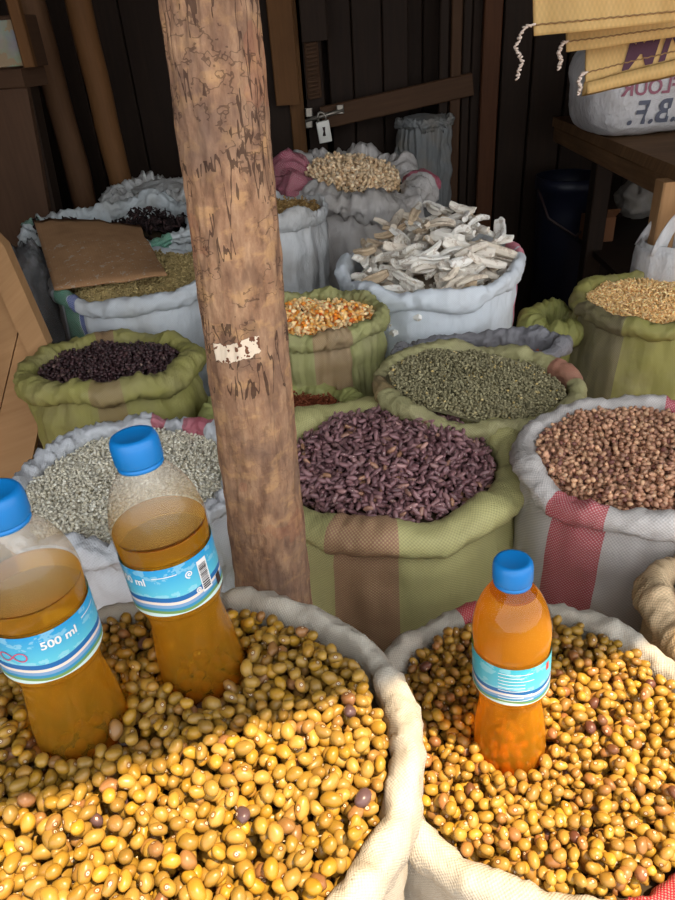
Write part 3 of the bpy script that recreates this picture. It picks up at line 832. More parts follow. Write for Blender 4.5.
def m_label(name, top, bot):
    m = N(name); vec, u, v = m.uv()
    c = m.ramp(v, [(0, bot), (.45, srgb(90, 190, 214)), (1, top)])
    n1 = m.noise(m.vmul(vec, (14, 4, 1)), 1.0, 4)
    c = m.mix(m.math('MULTIPLY', m.math('GREATER_THAN', n1, .56), .35), c, srgb(180, 224, 232))
    wv = m.math('MULTIPLY_ADD', m.math('SINE', m.math('MULTIPLY', u, 25.0)), .03, v)
    def band(a, b, col, c): return m.mix(m.math('MULTIPLY', m.math('GREATER_THAN', wv, a), m.math('LESS_THAN', wv, b)), c, col)
    c = band(.30, .40, srgb(24, 104, 168), c); c = band(.24, .30, srgb(226, 214, 204), c); c = band(.17, .24, srgb(120, 160, 200), c)
    c = band(.11, .17, srgb(52, 140, 180), c); c = band(.05, .11, srgb(110, 150, 90), c); c = band(-.1, .05, srgb(200, 226, 222), c)
    return m.done(m.bsdf(c, .35, .45))
M_LAB = m_label('blue_sea_label', srgb(24, 148, 208), srgb(150, 210, 220))
M_LAB2 = m_label('pale_cyan_label', srgb(60, 176, 196), srgb(120, 200, 210))
M_WHT = m_plain('white_print', srgb(236, 238, 238), .5); M_PNK = m_plain('pink_print', srgb(208, 84, 120), .5); M_BLK = m_plain('black_print', srgb(60, 44, 42), .6)

PROF = [(0, 0.004), (.018, .003), (.026, 0), (.0305, .003), (.0325, .010), (.0325, .022), (.0318, .034), (.0300, .048), (.0282, .062), (.0276, .072), (.0283, .080), (.0306, .088), (.0318, .0935),
        (.0318, .132), (.0322, .137), (.0327, .144), (.0325, .152), (.0315, .160), (.0292, .170), (.0262, .178), (.0225, .185), (.0180, .191), (.0145, .195), (.0132, .198), (.0132, .203)]
CAPP = [(.0150, .2005), (.0156, .2015), (.0156, .213), (.0150, .2165), (.0138, .2185), (.0115, .2190), (.0100, .2184), (0, .2184)]
def smoothp(prof, k=4):
    pts = np.array(prof); t = np.arange(len(pts)); tt = np.linspace(0, len(pts)-1, (len(pts)-1)*k+1); out = []
    for q in tt:
        i = min(int(q), len(pts)-2); s = q-i; p0 = pts[max(i-1, 0)]; p1 = pts[i]; p2 = pts[i+1]; p3 = pts[min(i+2, len(pts)-1)]
        out.append(.5*((2*p1)+(p2-p0)*s+(2*p0-5*p1+4*p2-p3)*s*s+(3*p1-p0-3*p2+p3)*s**3))
    o = np.array(out); o[:, 0] = np.maximum(o[:, 0], 0); return [tuple(x) for x in o]
PS = smoothp(PROF)
def facet(v):
    """moulded leaf-like flutes on the lower body"""
    out = []
    for x, y, z in v:
        r = math.hypot(x, y)
        if r > 1e-5 and .018 < z < .088:
            a = atan2(y, x); w = sin(pi*(z-.018)/.07)
            k = abs(sin(a*4 + (z-.05)*40)); k2 = abs(sin(a*4 - (z-.05)*40))
            d = 1 - .075*w*(1-min(k, k2))**3
            x *= d; y *= d
        out.append((x, y, z))
    return out

def make_bottle(label, base, axis, yaw, level, oil, lab, marks, scale=1.0):
    axis = Vector(axis).normalized(); q = Vector((0, 0, 1)).rotation_difference(axis)
    q = q @ Matrix.Rotation(yaw, 4, 'Z').to_quaternion()
    root = thing('plastic_bottle', label, 'bottle', base, rot=q); root.scale = (scale*.965,)*3
    v, f, uv = lathe(PS, 56); o = mesh_fix(mesh_obj('bottle_body', facet(v), f, M_PET if level < .17 else M_PET2, root, uv))
    lp = [(max(r-.0009, 0), z+.0009 if i < 4 else z) for i, (r, z) in enumerate(PS) if z < level or i < 8]
    rl = np.interp(level, [p[1] for p in PROF[4:]], [p[0] for p in PROF[4:]])-.0009
    lp += [(rl, level), (rl*.5, level), (0, level)]
    v, f, uv = lathe(lp, 56); v = facet(v)
    # level surface stays horizontal in the world
    up_l = q.inverted() @ Vector((0, 0, 1)); n_ = len(v)
    v = [(x, y, z if z < level-1e-6 else level-(up_l.x*x+up_l.y*y)/up_l.z*.9) for x, y, z in v]
    o = mesh_fix(mesh_obj('oil', v, f, oil, root, uv)); o['label'] = 'amber oil inside the bottle'
    v, f, uv = lathe(CAPP, 48)
    v = [(x*(1+.012*(1 if (i % 48) % 2 else 0)*(1 if .2012 < z < .2135 else 0)), y*(1+.012*(1 if (i % 48) % 2 else 0)*(1 if .2012 < z < .2135 else 0)), z) for i, (x, y, z) in enumerate(v)]
    cp = mesh_fix(mesh_obj('cap', v, f, M_CAP, root, uv)); cp['label'] = 'blue screw cap'
    v, f, uv = lathe([(.0136, .1965), (.0150, .1970), (.0150, .1995), (.0136, .2000)], 48); mesh_fix(mesh_obj('cap_ring', v, f, M_CAP, root, uv))
    z0, z1, rl = .0945, .1345, .0325
    v = []; f = []; uv = []
    for k in range(73):
        a = 2*pi*k/72
        for j in range(5):
            v.append((rl*cos(a), rl*sin(a), z0+(z1-z0)*j/4)); uv.append((k/72, j/4))
    for k in range(72):
        for j in range(4): f.append((k*5+j, k*5+5+j, k*5+6+j, k*5+j+1))
    lb = mesh_obj('paper_label', v, f, lab, root, uv); lb['label'] = 'blue printed label band'
    def wrap(pts, s, z, r=rl+.0004): return [(r*sin((s+p[0])/r), -r*cos((s+p[0])/r), z+p[1]) for p in pts]
    for mk_ in marks:
        if mk_[0] == 'text':
            _, body, size, s, z, mat = mk_; pv, pf = text_geo(body, size, bold=size*.025)
            mesh_obj('lettering', wrap(pv, s, z), pf, mat, lb, None, False)
        elif mk_[0] == 'barcode':
            _, s, z, w, h = mk_; P_ = []; F_ = []
            n = 10
            pv = []; pf = []
            for i in range(n+1): pv += [(-w/2+w*i/n, -h/2), (-w/2+w*i/n, h/2)]
            pf = [(2*i, 2*i+2, 2*i+3, 2*i+1) for i in range(n)]
            mesh_obj('barcode_panel', wrap(pv, s, z, rl+.0003), pf, M_WHT, lb, None, False)
            rr = random.Random(5); y = -h*.42; pv = []; pf = []
            while y < h*.38:
                t = rr.choice([.0004, .0007, .0011]); b = len(pv)
                for i in range(n+1): pv += [(-w*.38+w*.76*i/n, y), (-w*.38+w*.76*i/n, y+t)]
                pf += [(b+2*i, b+2*i+2, b+2*i+3, b+2*i+1) for i in range(n)]; y += t+rr.choice([.0004, .0006, .0009])
            mesh_obj('barcode', wrap(pv, s, z, rl+.0006), pf, M_BLK, lb, None, False)
        elif mk_[0] == 'loop':
            _, s, z, mat, rad, kind = mk_; pv = []; pf = []
            n = 60
            for i in range(n+1):
                t = 2*pi*i/n
                if kind == 'infinity': x = 2.1*rad*cos(t)/(1+sin(t)**2); y = 2.3*rad*sin(t)*cos(t)/(1+sin(t)**2)
                else: q2 = i/n; x = rad*q2*cos(q2*11); y = rad*q2*sin(q2*11)
                pv.append((x, y))
            ppv = []
            for i in range(n+1):
                a = np.array(pv[max(i-1, 0)]); b = np.array(pv[min(i+1, n)]); d = b-a; d /= np.linalg.norm(d)+1e-9; nn = np.array([-d[1], d[0]])*.00045
                ppv += [tuple(np.array(pv[i])+nn), tuple(np.array(pv[i])-nn)]
            pf = [(2*i, 2*i+1, 2*i+3, 2*i+2) for i in range(n)]
            mesh_obj('emblem', wrap(ppv, s, z), pf, mat, lb, None, False)
        elif mk_[0] == 'patch':
            _, s, z, w, h, mat = mk_; n = 8; pv = []
            for i in range(n+1): pv += [(-w/2+w*i/n, -h/2), (-w/2+w*i/n, h/2)]
            mesh_obj('printed_patch', wrap(pv, s, z, rl+.0003), [(2*i, 2*i+2, 2*i+3, 2*i+1) for i in range(n)], mat, lb, None, False)
        elif mk_[0] == 'lines':
            _, s, z, w, n_l, dz, mat = mk_; pv = []; pf = []; n = 12
            for l in range(n_l):
                ww = w*(.65+.35*random.Random(l).random())
                b = len(pv)
                for i in range(n+1): pv += [(-w/2+ww*i/n, -l*dz), (-w/2+ww*i/n, -l*dz+.0007)]
                pf += [(b+2*i, b+2*i+2, b+2*i+3, b+2*i+1) for i in range(n)]
            mesh_obj('print_lines', wrap(pv, s, z), pf, mat, lb, None, False)
    return root

M_RED = m_plain('red_print', srgb(214, 70, 70), .5)
LAY = lambda o: [('text', '500 ml', .0085, o, .1245, M_WHT), ('loop', o-.030, .1185, M_PNK, .0042, 'infinity'), ('barcode', o+.053, .1165, .0085, .026),
                 ('loop', o+.042, .124, M_WHT, .003, 'spiral'), ('loop', o+.046, .108, M_WHT, .0022, 'spiral'), ('lines', o+.026, .1275, .018, 1, .002, M_WHT), ('patch', o+.066, .103, .006, .009, M_BLK)]
make_bottle('blue-capped plastic bottle of amber oil at the left edge, nearest the camera', (-.193, .309, .796), (.016, .0, 1), .05, .150, OIL_A, M_LAB, LAY(.021))
make_bottle('blue-capped plastic bottle of amber oil beside the post, barcode turned forward', (-.113, .351, .796), (-.056, .047, .997), .0, .150, OIL_A, M_LAB, LAY(-.0215))
make_bottle('blue-capped plastic bottle of sunlit orange oil standing in the ochre beans', (.133, .365, .653), (-.037, .077, .996), .0, .190, OIL_SUNLIT, M_LAB2,
            [('lines', -.004, .1285, .030, 6, .0036, M_WHT), ('patch', .026, .127, .004, .008, M_RED), ('lines', -.004, .106, .030, 3, .003, M_WHT)])

# ================================================================== FOREGROUND POST
def m_bark():
    m = N('weathered_log'); vec, u, v = m.uv(); o = m.obj()
    n1 = m.noise(m.vmul(vec, (70, 26, 1)), 1.0, 6, .7); n2 = m.noise(o, 13, 4); n3 = m.noise(m.vmul(vec, (40, 62, 1)), 1.0, 4, .6); n4 = m.noise(m.vmul(vec, (48, 20, 1)), 1.0, 3, .55)
    c = m.ramp(n1, [(.25, srgb(98, 72, 56)), (.45, srgb(152, 116, 90)), (.6, srgb(174, 138, 108)), (.8, srgb(208, 168, 128))])
    c = m.mix(m.math('MINIMUM', m.math('MULTIPLY', m.math('MAXIMUM', m.math('SUBTRACT', n3, .52), 0.0), 6.0), .6), c, srgb(198, 156, 110))
    c = m.mix(m.math('MINIMUM', m.math('MULTIPLY', m.math('MAXIMUM', m.math('SUBTRACT', .47, n4), 0.0), 6.0), .5), c, srgb(104, 78, 64))
    c = m.mix(m.math('MINIMUM', m.math('MULTIPLY', m.math('MAXIMUM', m.math('SUBTRACT', n2, .46), 0.0), 3.0), .6), c, srgb(112, 92, 82))
    c = m.mix(m.math('MULTIPLY', m.math('GREATER_THAN', m.noise(o, 10, 3), .60), .2), c, srgb(164, 96, 70))
    def ridge(sx, sy, wd): return m.math('LESS_THAN', m.math('ABSOLUTE', m.math('SUBTRACT', m.noise(m.vmul(vec, (sx, sy, 1)), 1.0, 3, .6), .5)), wd)
    k1 = m.math('MULTIPLY', ridge(52, 8, .014), m.math('GREATER_THAN', m.noise(o, 15, 2), .47))
    k2 = m.math('MULTIPLY', ridge(38, 50, .013), m.math('GREATER_THAN', m.noise(o, 22, 2), .50))
    hi_ = m.math('MULTIPLY_ADD', m.math('GREATER_THAN', v, .93), .55, .2)
    crk = m.math('MULTIPLY', m.math('MAXIMUM', k1, m.math('MULTIPLY', k2, .7)), hi_)
    c = m.mix(crk, c, srgb(52, 36, 30))
    # torn pale ring
    dv = m.math('ABSOLUTE', m.math('SUBTRACT', m.math('ADD', v, m.math('MULTIPLY', m.noise(o, 30, 3), .02)), .985))
    du = m.math('ABSOLUTE', m.math('SUBTRACT', u, .119))
    pk = m.math('MULTIPLY', m.math('LESS_THAN', dv, m.math('MULTIPLY', m.noise(o, 60, 3), .017)), m.math('LESS_THAN', du, .023))
    c = m.mix(pk, c, m.mix(m.math('GREATER_THAN', m.noise(o, 120, 2), .56), srgb(232, 214, 190), srgb(120, 80, 60)))
    h = m.math('SUBTRACT', m.math('ADD', m.math('MULTIPLY', n1, 1.4), m.math('MULTIPLY', n3, .6)), crk)
    return m.done(m.bsdf(c, .85, .2, m.bump(h, .6, .004)))
M_BARK = m_bark()
A0 = np.array([-.0865, .556, 0]); d_ = atD(209, 0, .505) - atD(275, 600, .765)
pA = atD(275, 600, .765); dirp = d_/d_[2]
base = pA - dirp*pA[2]; topz = 2.15
nl, ns = 420, 120; v = []; f = []; uv = []
for j in range(nl+1):
    z = topz*j/nl; c_ = base + dirp*z
    if z > 1.25: c_ = base + dirp*1.25 + np.array([0, 0, z-1.25]) + dirp*np.array([1, 1, 0])*(z-1.25)*.3
    r = .0405 - .0035*(z-.66)/.56
    for i in range(ns):
        a = 2*pi*i/ns; ca, sa = cos(a), sin(a)
        q = r*(1 + .045*nz(ca*.9, sa*.9, z*4) + .03*nz(ca*2, sa*2, z*9)) + .0016*nz(ca*7, sa*7, z*24) + .0011*nz(ca*14, sa*14, z*60)
        ridge = nz(ca*9+5, sa*9, z*14)
        q -= .0022*max(0, 1-abs(ridge)*9)*(1 if z > .93 else .25)
        v.append((c_[0]+q*ca, c_[1]+q*sa, z)); uv.append(((i/ns+.25) % 1.0*.25 if i/ns+.25 < 1 or True else 0, z))
# u runs round the post from the back (0 .. .25 m) so the seam hides behind it
for k_, i in enumerate([i for j in range(nl+1) for i in range(ns)]):
    a = i/ns; uv[k_] = (((a-.25) % 1.0)*.25, uv[k_][1])
for j in range(nl):
    for i in range(ns):
        i2 = (i+1) % ns; f.append((j*ns+i, j*ns+i2, (j+1)*ns+i2, (j+1)*ns+i))
f.append(tuple(nl*ns+k for k in range(ns)))
tag(mesh_obj('wooden_post', v, f, M_BARK, None, uv), 'thick round cracked log post standing in front between the sacks', 'post')

# ================================================================== BUILDING
M_FLOOR = m_plain('packed_earth', srgb(112, 92, 72), .95, .1)
fl = MB(); fl.quad([(-6, -6, 0), (6, -6, 0), (6, 6, 0), (-6, 6, 0)], [(0, 0), (12, 0), (12, 12), (0, 12)]); fl.quad([(-6, -6, -.05), (-6, 6, -.05), (6, 6, -.05), (6, -6, -.05)], [(0, 0)]*4)
struct(fl.build('floor', M_FLOOR))

# back wall of upright boards, door set a little in front of it on the left half
WY = 2.78
def W(px, py, d=0.): return atY(px, py, WY-d)
bw = MB(); x = -1.9
while x < 2.3:
    w = .11 + .07*rng.random(); bw.bar((x+w/2, WY+.10+.01*rng.random(), 0), (x+w/2, WY+.10, 2.6), w-.004, .022, (1, 0, 0)); x += w
bw.box((-1.9, WY+.13, 0), (2.4, WY+.16, 2.75)); struct(bw.build('wall_back', W_BACK))  # box is a backing sheet added to stop light leaking between boards
lw = MB(); y = -.2
while y < 2.9:
    w = .14+.06*rng.random(); lw.bar((-1.42, y+w/2, 0), (-1.42, y+w/2, 2.6), w-.003, .022, (0, 1, 0)); y += w
lw.box((-1.48, -.2, 0), (-1.45, 2.95, 2.75)); struct(lw.build('wall_left', W_BACK))  # unseen backing sheet added behind these boards to keep light out
rw = MB(); y = .7
while y < 2.9:
    w = .14+.06*rng.random(); rw.bar((1.95, y+w/2, 0), (1.95, y+w/2, 2.6), w-.003, .022, (0, 1, 0)); y += w
rw.box((1.98, .7, 0), (2.01, 2.95, 2.75)); struct(rw.build('wall_right', W_BACK))  # same added sheet, blocks light through the board gaps

def vboard(mb, px0, px1, pyr, dY, zlo=0., zhi=2.4, t=.03):
    """upright board whose edges pass the given picture columns at row pyr, standing on plane WY-dY"""
    a = W(px0, pyr, dY); b = W(px1, pyr, dY); xm = (a[0]+b[0])/2
    mb.bar((xm, WY-dY, zlo), (xm, WY-dY, zhi), b[0]-a[0], t, (1, 0, 0)); return xm
def zrow(px, py, dY): return W(px, py, dY)[2]
# frame boards left of the door
t1 = MB(); vboard(t1, 240, 268, 120, .04); struct(t1.build('trim_1', W_DARK))
t2 = MB(); vboard(t2, 272, 297, 60, .10, zlo=zrow(283, 105, .10), t=.035); struct(t2.build('trim_2', W_TAN))
t3 = MB(); vboard(t3, 292, 310, 130, .06, t=.03); struct(t3.build('trim_3', W_TAN))
t3b = MB(); vboard(t3b, 262, 296, 140, .05, t=.02); struct(t3b.build('trim_4', W_DARK))
# right door jamb and boards to its right
for i, (a, b, dY, mt_, t) in enumerate([(438, 447, .05, W_DARK, .03), (449, 459, .07, W_DOOR, .03), (460, 468, .05, W_DARK, .03), (469, 478, .04, W_DARK, .025), (479, 496, .08, W_RED, .035), (498, 526, .03, W_DARK, .025), (528, 560, .035, W_DARK, .025), (562, 600, .03, W_BACK, .025)]):
    q = MB(); vboard(q, a, b, 120, dY, t=t); struct(q.build('trim_%d' % (5+i), mt_))
# door leaf: stiles, carved slat, brace and dark boards set back
door = bpy.data.objects.new('door_1', None); COL.objects.link(door); struct(door)
q = MB(); vboard(q, 304, 326, 120, .06, t=.03); q.build('stile', W_DOOR if False else W_DARK, door)
q = MB(); vboard(q, 300, 327, 20, .095, zlo=zrow(315, 41, .095), t=.03); q.build('stile_block', W_DARK, door)
q = MB()
xa = W(312, 60, .085)[0]; za, zb = zrow(315, 42, .085), zrow(315, 98, .085)
k = 0
zz = zb
while zz < za:
    q.bar((xa-.018, WY-.085, zz), (xa+.018, WY-.085, zz+.004), .008, .018, (0, 0, 1)); zz += .0125
q.bar((xa, WY-.075, zb), (xa, WY-.075, za), .05, .012, (1, 0, 0)); q.build('ridged_slat', W_DOOR, door)
bA = W(322, 118, .105); bB = W(472, 84, .085)
q = MB(); q.bar(bA, bB, .072, .03, (0, 0, 1)); q.build('brace', W_DOOR, door)
q = MB()
for a, b in ((328, 352), (353, 382), (383, 408)): vboard(q, a, b, 60, -.02, t=.018)
q.build('door_board', W_BACK, door)
M_STEEL = m_plain('worn_steel', srgb(150, 142, 130), .4, .5, Metallic=.7)
M_BRIGHT = m_plain('bright_lock_metal', srgb(236, 232, 222), .35, .6, Metallic=.1)
bolt = MB(); sA = W(306, 121, .13); sB = W(343, 110, .13); bolt.tube([sA, (sA+sB)/2, sB], .0075, 8); bolt.build('bolt_rod', M_STEEL, door)
bp = MB()
for px, py in ((309, 112), (309, 123), (340, 109)):
    p = W(px, py, .12); bp.bar(p+np.array([0, .0, -.013]), p+np.array([0, 0, .013]), .026, .03, (1, 0, 0))
bp.build('bolt_plate', M_STEEL, door)
lk = thing('padlock', 'small bright padlock hanging from the door bolt', 'padlock', tuple(W(323, 130, .155)))
q = MB(); c_ = W(324, 131, .155); ax = np.array([.12, 0, -1.]); ax /= np.linalg.norm(ax)
q.bar(c_-ax*.032, c_+ax*.036, .046, .022, (1, 0, 0)); q.build('lock_body', M_BRIGHT, lk)
q = MB(); sh = [c_-ax*.030+np.array([-.014, 0, 0]), c_-ax*.048+np.array([-.014, 0, 0]), c_-ax*.058+np.array([-.008, 0, 0]), c_-ax*.060, c_-ax*.058+np.array([.008, 0, 0]), c_-ax*.048+np.array([.014, 0, 0]), c_-ax*.030+np.array([.014, 0, 0])]
q.tube(sh, .0042, 8); q.build('shackle', M_STEEL, lk)
q = MB(); p = c_+np.array([0, -.012, .0]); q.tube([p+np.array([0, 0, .014]), p+np.array([.001, 0, 0]), p+np.array([0, 0, -.014])], [.0055, .003, .006], 8); q.build('keyhole', M_BLK, lk)

# roof: its front edge throws the shadow line across the front sacks
SUN_EL = radians(66); sd = np.array([.868*cos(SUN_EL), -.496*cos(SUN_EL), sin(SUN_EL)])
P1, P2 = atZ(0, 822, .806), atZ(390, 684, .806)
RZ = 2.35
e1 = P1 + sd*((RZ-P1[2])/sd[2]); e2 = P2 + sd*((RZ-P2[2])/sd[2]); ld = (e2-e1)/np.linalg.norm(e2-e1)
ea, eb = e1-ld*3.2, e2+ld*3.2
rf = MB(); rf.prism([ea, eb, np.array([eb[0], 4.2, RZ+.25]), np.array([ea[0], 4.2, RZ+.25])], (0, 0, .03)); struct(rf.build('ceiling', W_BACK))

# two leaning round poles at the back left
for i, (a, b, za, zb, ra, lab) in enumerate([((76, -5), (124, 196), 1.97, 2.24, .038, 'round bark-stripped pole leaning at the back left, nearer the post'), ((30, -5), (84, 200), 2.10, 2.36, .042, 'darker round pole leaning beside the wooden cabinet')]):
    A = atD(*a, za); B = atD(*b, zb); d = (A-B)/(A-B)[2]; lo = B - d*B[2]; hi = B + d*(2.3-B[2]); path = [lo+(hi-lo)*k/30 for k in range(31)]
    path = [p+np.array([.008*nz(k*.3, i, 1), .008*nz(k*.3, i, 5), 0]) for k, p in enumerate(path)]
    q = MB(); q.tube(path, [ra*(1+.08*nz(k*.5, 3, i)) for k in range(31)], 16); tag(q.build('wooden_pole', W_TAN if i == 0 else W_MID), lab, 'pole')

# wooden cabinet, top left, with a papered crate on it
cab = thing('wooden_cabinet', 'brown plank cabinet at the top left behind the sacks', 'cabinet', (-1.1, 2.15, 0))
Yc = 2.12
p_tr = atY(27, 88, Yc); p_br = atY(56, 252, Yc); s_ = (p_br-p_tr)/(p_tr[2]-p_br[2]); foot = p_br.copy(); foot[2] = 0
ring = [np.array([-1.40, Yc, 0]), foot, p_br, p_tr, np.array([-1.40, Yc, p_tr[2]])]
q = MB(); q.prism(ring, (0, .025, 0)); q.build('front_panel', W_CAB, cab)
q = MB(); q.prism([foot+np.array([-.03, .026, 0]), foot+np.array([-.03, .09, 0]), p_tr+np.array([0, .09, 0]), p_tr+np.array([0, .026, 0])], (-.025, 0, 0)); q.build('side_panel', W_DARK, cab)
zt = p_tr[2]
q = MB(); q.bar((-1.405, Yc+.19, zt+.024), (p_tr[0]+.012, Yc+.05, zt+.024), .12, .046, (0, 1, 0)); q.build('cabinet_top', W_CAB, cab)
cr = thing('wooden_crate', 'wooden crate with a torn printed paper front, on top of the cabinet', 'crate', (-1.2, Yc+.1, zt+.048))
x1 = atY(31, 60, Yc-.01)[0]; zc0 = zt+.048; zc1 = atY(20, 14, Yc)[2]
q = MB(); q.box((-1.40, Yc+.02, zc0), (x1, Yc+.12, zc1)); q.build('crate_box', W_CAB, cr)
q = MB(); q.bar((x1-.012, Yc+.008, zc0), (x1-.012, Yc+.008, zc1+.04), .03, .03, (1, 0, 0)); q.build('corner_batten', W_TAN, cr)
mp = N('torn_printed_paper'); n1 = mp.noise(mp.obj(), 9, 4, .6, 1); n2 = mp.noise(mp.obj(), 16, 4)
cc = mp.mix(mp.math('GREATER_THAN', n2, .5), srgb(150, 130, 104), mp.mix(.55, n1, srgb(96, 76, 54)))
M_PAPER = mp.done(mp.bsdf(cc, .8, .2))
q = MB(); q.box((-1.39, Yc+.012, zc0+.004), (x1-.03, Yc+.0185, zc1-.01)); q.build('paper_front', M_PAPER, cr)

# pale stall boards at the left edge
st_ = thing('wooden_stall', 'pale wooden stall side at the left edge beside the dark bean sack', 'stall', (-.62, 1.05, 0))
def board(name, pts, z, dep, mat, par):
    ring = [atD(px, py, z) for px, py in pts]; q = MB(); q.prism(ring, dep); return q.build(name, mat, par)
nrm = (-.01, .022, 0)
zs = 1.36
board('diagonal_plank', [(-14, 228), (4, 246), (48, 346), (36, 372), (26, 350), (-14, 262)], zs, (0, .03, 0), W_LIGHT, st_)
board('upper_board', [(-14, 262), (19, 326), (-14, 468)], zs+.01, (0, .02, 0), W_LIGHT, st_)
board('lower_board', [(20, 328), (36, 372), (40, 420), (30, 470), (-14, 520), (-14, 472)], zs+.012, (0, .02, 0), W_LIGHT, st_)
q = MB(); lo = atD(-6, 500, zs+.02); q.bar((lo[0], lo[1]+.05, 0), (lo[0]-.02, lo[1]+.05, .9), .05, .04, (1, 0, 0)); q.build('leg', W_LIGHT, st_)
# clear plastic bag behind it
mpl = N('smoky_thin_plastic'); tr = mpl.n('ShaderNodeBsdfTransparent'); tr.inputs[0].default_value = (.75, .75, .76, 1)
pb = mpl.bsdf(srgb(96, 94, 94), .25, .6, mpl.bump(mpl.noise(mpl.obj(), 30, 4), .8, .01)); mx = mpl.n('ShaderNodeMixShader'); mpl.put(mx, 0, .6); mpl.put(mx, 1, tr.outputs[0]); mpl.put(mx, 2, pb.outputs[0])
M_SMOKE = mpl.done(mx)
pc = atD(34, 283, 1.62)
lumpy('plastic_bag', (pc[0], pc[1], pc[2]-.10), (.065, .07, .19), M_SMOKE, 'smoky grey thin plastic bag squeezed between stall and beige grain sack', 'bag', 5.1, .3, 1.8)

# upright grey sack in the dark behind the door brace
M_DIM = m_fabric('dim_grey_woven', srgb(120, 122, 122), [], pitch=.006, weave=.1, dirt=.4, wr=.8)
pc = atD(424, 118, 2.42)
make_sack('upright_sack', 'grey upright sack standing in the dark by the door', (pc[0], pc[1]), .085, .07, pc[2], M_DIM, ar=.008, az=.012, lump=.4, seed=23, belly=1.0, wrinkle=.008, inner=.02)
sacktop = lumpy('sack_top', (0, 0, pc[2]-.006), (.085, .07, .02), M_DIM, None, None, 8.8, .2, 2)
for o_ in bpy.data.objects:
    if o_.name.startswith('upright_sack'): sacktop.parent = o_

# ------------------------------------------------------------------ table on the right with a flour sack
tb = thing('wooden_table', 'rough dark wooden table against the right wall', 'table', (1.2, 2.1, 0))
tA = atZ(553, 117, .885); tB = atZ(681, 168, .885)
dt_ = tB-tA; 
ring = [tA, tB, tB+np.array([.75, .12, 0]), tA+np.array([.75, .05, 0])]
q = MB(); q.prism(ring, (0, 0, -.030)); q.build('tabletop', W_TABLE, tb)
q = MB(); A = tA+np.array([.02, 0, -.056]); B = tB+np.array([.012, .01, -.056]); q.bar(A, B, .05, .025, (0, 0, 1)); q.build('apron', W_TABLE, tb)
l1 = tB+np.array([.0, .035, -.03]); q = MB(); q.bar((l1[0]-.002, l1[1], 0), (l1[0]-.002, l1[1], l1[2]-.002), .05, .05, (1, 0, 0)); q.build('leg', W_LIGHT, tb)
l2 = tA + dt_*.40 + np.array([.05, 0, 0]); q = MB(); q.bar((l2[0], l2[1], 0), (l2[0], l2[1], .853), .055, .05, (1, 0, 0)); q.build('leg', W_DARK, tb)
for dx, dy in ((.70, .0), (.70, -.75)):
    q = MB(); q.bar((tA[0]+dx, tA[1]+dy, 0), (tA[0]+dx, tA[1]+dy, .853), .05, .05, (1, 0, 0)); q.build('leg', W_DARK, tb)
q = MB(); q.prism([tA+np.array([.06, -.05, -.36]), tB+np.array([.03, .06, -.36]), tB+np.array([.72, .1, -.36]), tA+np.array([.72, -.05, -.36])], (0, 0, -.02)); q.build('lower_shelf', W_DARK, tb)

F_flour = m_fabric('white_translucent_woven', srgb(216, 212, 212), [], pitch=.004, weave=.12, dirt=.2, wr=.8)
pf_ = atZ(640, 140, .885); fc = np.array([pf_[0]+.05, pf_[1]+.15, 1.02])
fs = thing('flour_sack', 'full white woven flour sack with mirrored print lying on the table', 'sack', tuple(fc - np.array([0, 0, .13])))
def pillow(c, r, seed):
    v = []; f = []; uv = []; n = 40
    for j in range(n+1):
        t = -pi/2+pi*j/n
        for k in range(2*n):
            a = pi*k/n; sg = lambda x, e: math.copysign(abs(x)**e, x)
            d = (sg(cos(t), .55)*sg(cos(a), .5), sg(cos(t), .55)*sg(sin(a), .5), sg(sin(t), .6))
            q_ = 1+.05*nz(d[0]*2+seed, d[1]*2, d[2]*2)+.02*nz(d[0]*7+seed, d[1]*7, d[2]*7)
            v.append((c[0]+d[0]*r[0]*q_, c[1]+d[1]*r[1]*q_, c[2]+d[2]*r[2]*q_)); uv.append((k/(2*n), j/n*.5))
    for j in range(n):
        for k in range(2*n): f.append((j*2*n+k, j*2*n+(k+1) % (2*n), (j+1)*2*n+(k+1) % (2*n), (j+1)*2*n+k))
    return v, f, uv
rotf = radians(6)
v, f, uv = pillow((0, 0, .13), (.19, .15, .135), 4)
v = [(x*cos(rotf)-y*sin(rotf), x*sin(rotf)+y*cos(rotf), z) for x, y, z in v]
fso = mesh_fix(mesh_obj('sack_body', v, f, F_flour, fs, uv))
import mathutils.bvhtree as bt_
bvh = bt_.BVHTree.FromPolygons([Vector(p) for p in v], f)
def project_text(body, size, x, z, mat, par, mirror=True):
    pv, pf = text_geo(body, size, bold=size*.02); out = []
    for a, b in pv:
        lx = x + (-a if mirror else a); lz = z+b
        o0 = Vector((lx*cos(rotf)+.5*sin(rotf), lx*sin(rotf)-.5*cos(rotf), lz)); h = bvh.ray_cast(o0, Vector((-sin(rotf), cos(rotf), 0)))
        p = h[0] if h[0] else o0+Vector((-sin(rotf), cos(rotf), 0))*.36
        out.append(p-Vector((-sin(rotf), cos(rotf), 0))*.004)
    mesh_obj('lettering', out, pf, mat, par, None, False)
M_INK_R = m_plain('faded_red_ink', srgb(168, 108, 122), .8); M_INK_B = m_plain('faded_grey_ink', srgb(104, 106, 120), .8)
project_text('FORTIFIED', .040, .05, .178, M_INK_B, fso); project_text('WHEAT FLOUR', .052, .04, .126, M_INK_R, fso); project_text('L.B.F.', .085, -.018, .062, M_INK_B, fso)

# clear plastic bag at the far end of the table
lumpy('plastic_bag', tuple(atZ(592, 124, .885)+np.array([.02, .04, .035])), (.055, .05, .04), M_SMOKE, 'crumpled clear plastic bag on the table beside the flour sack', 'bag', 2.2, .35, 2.2)

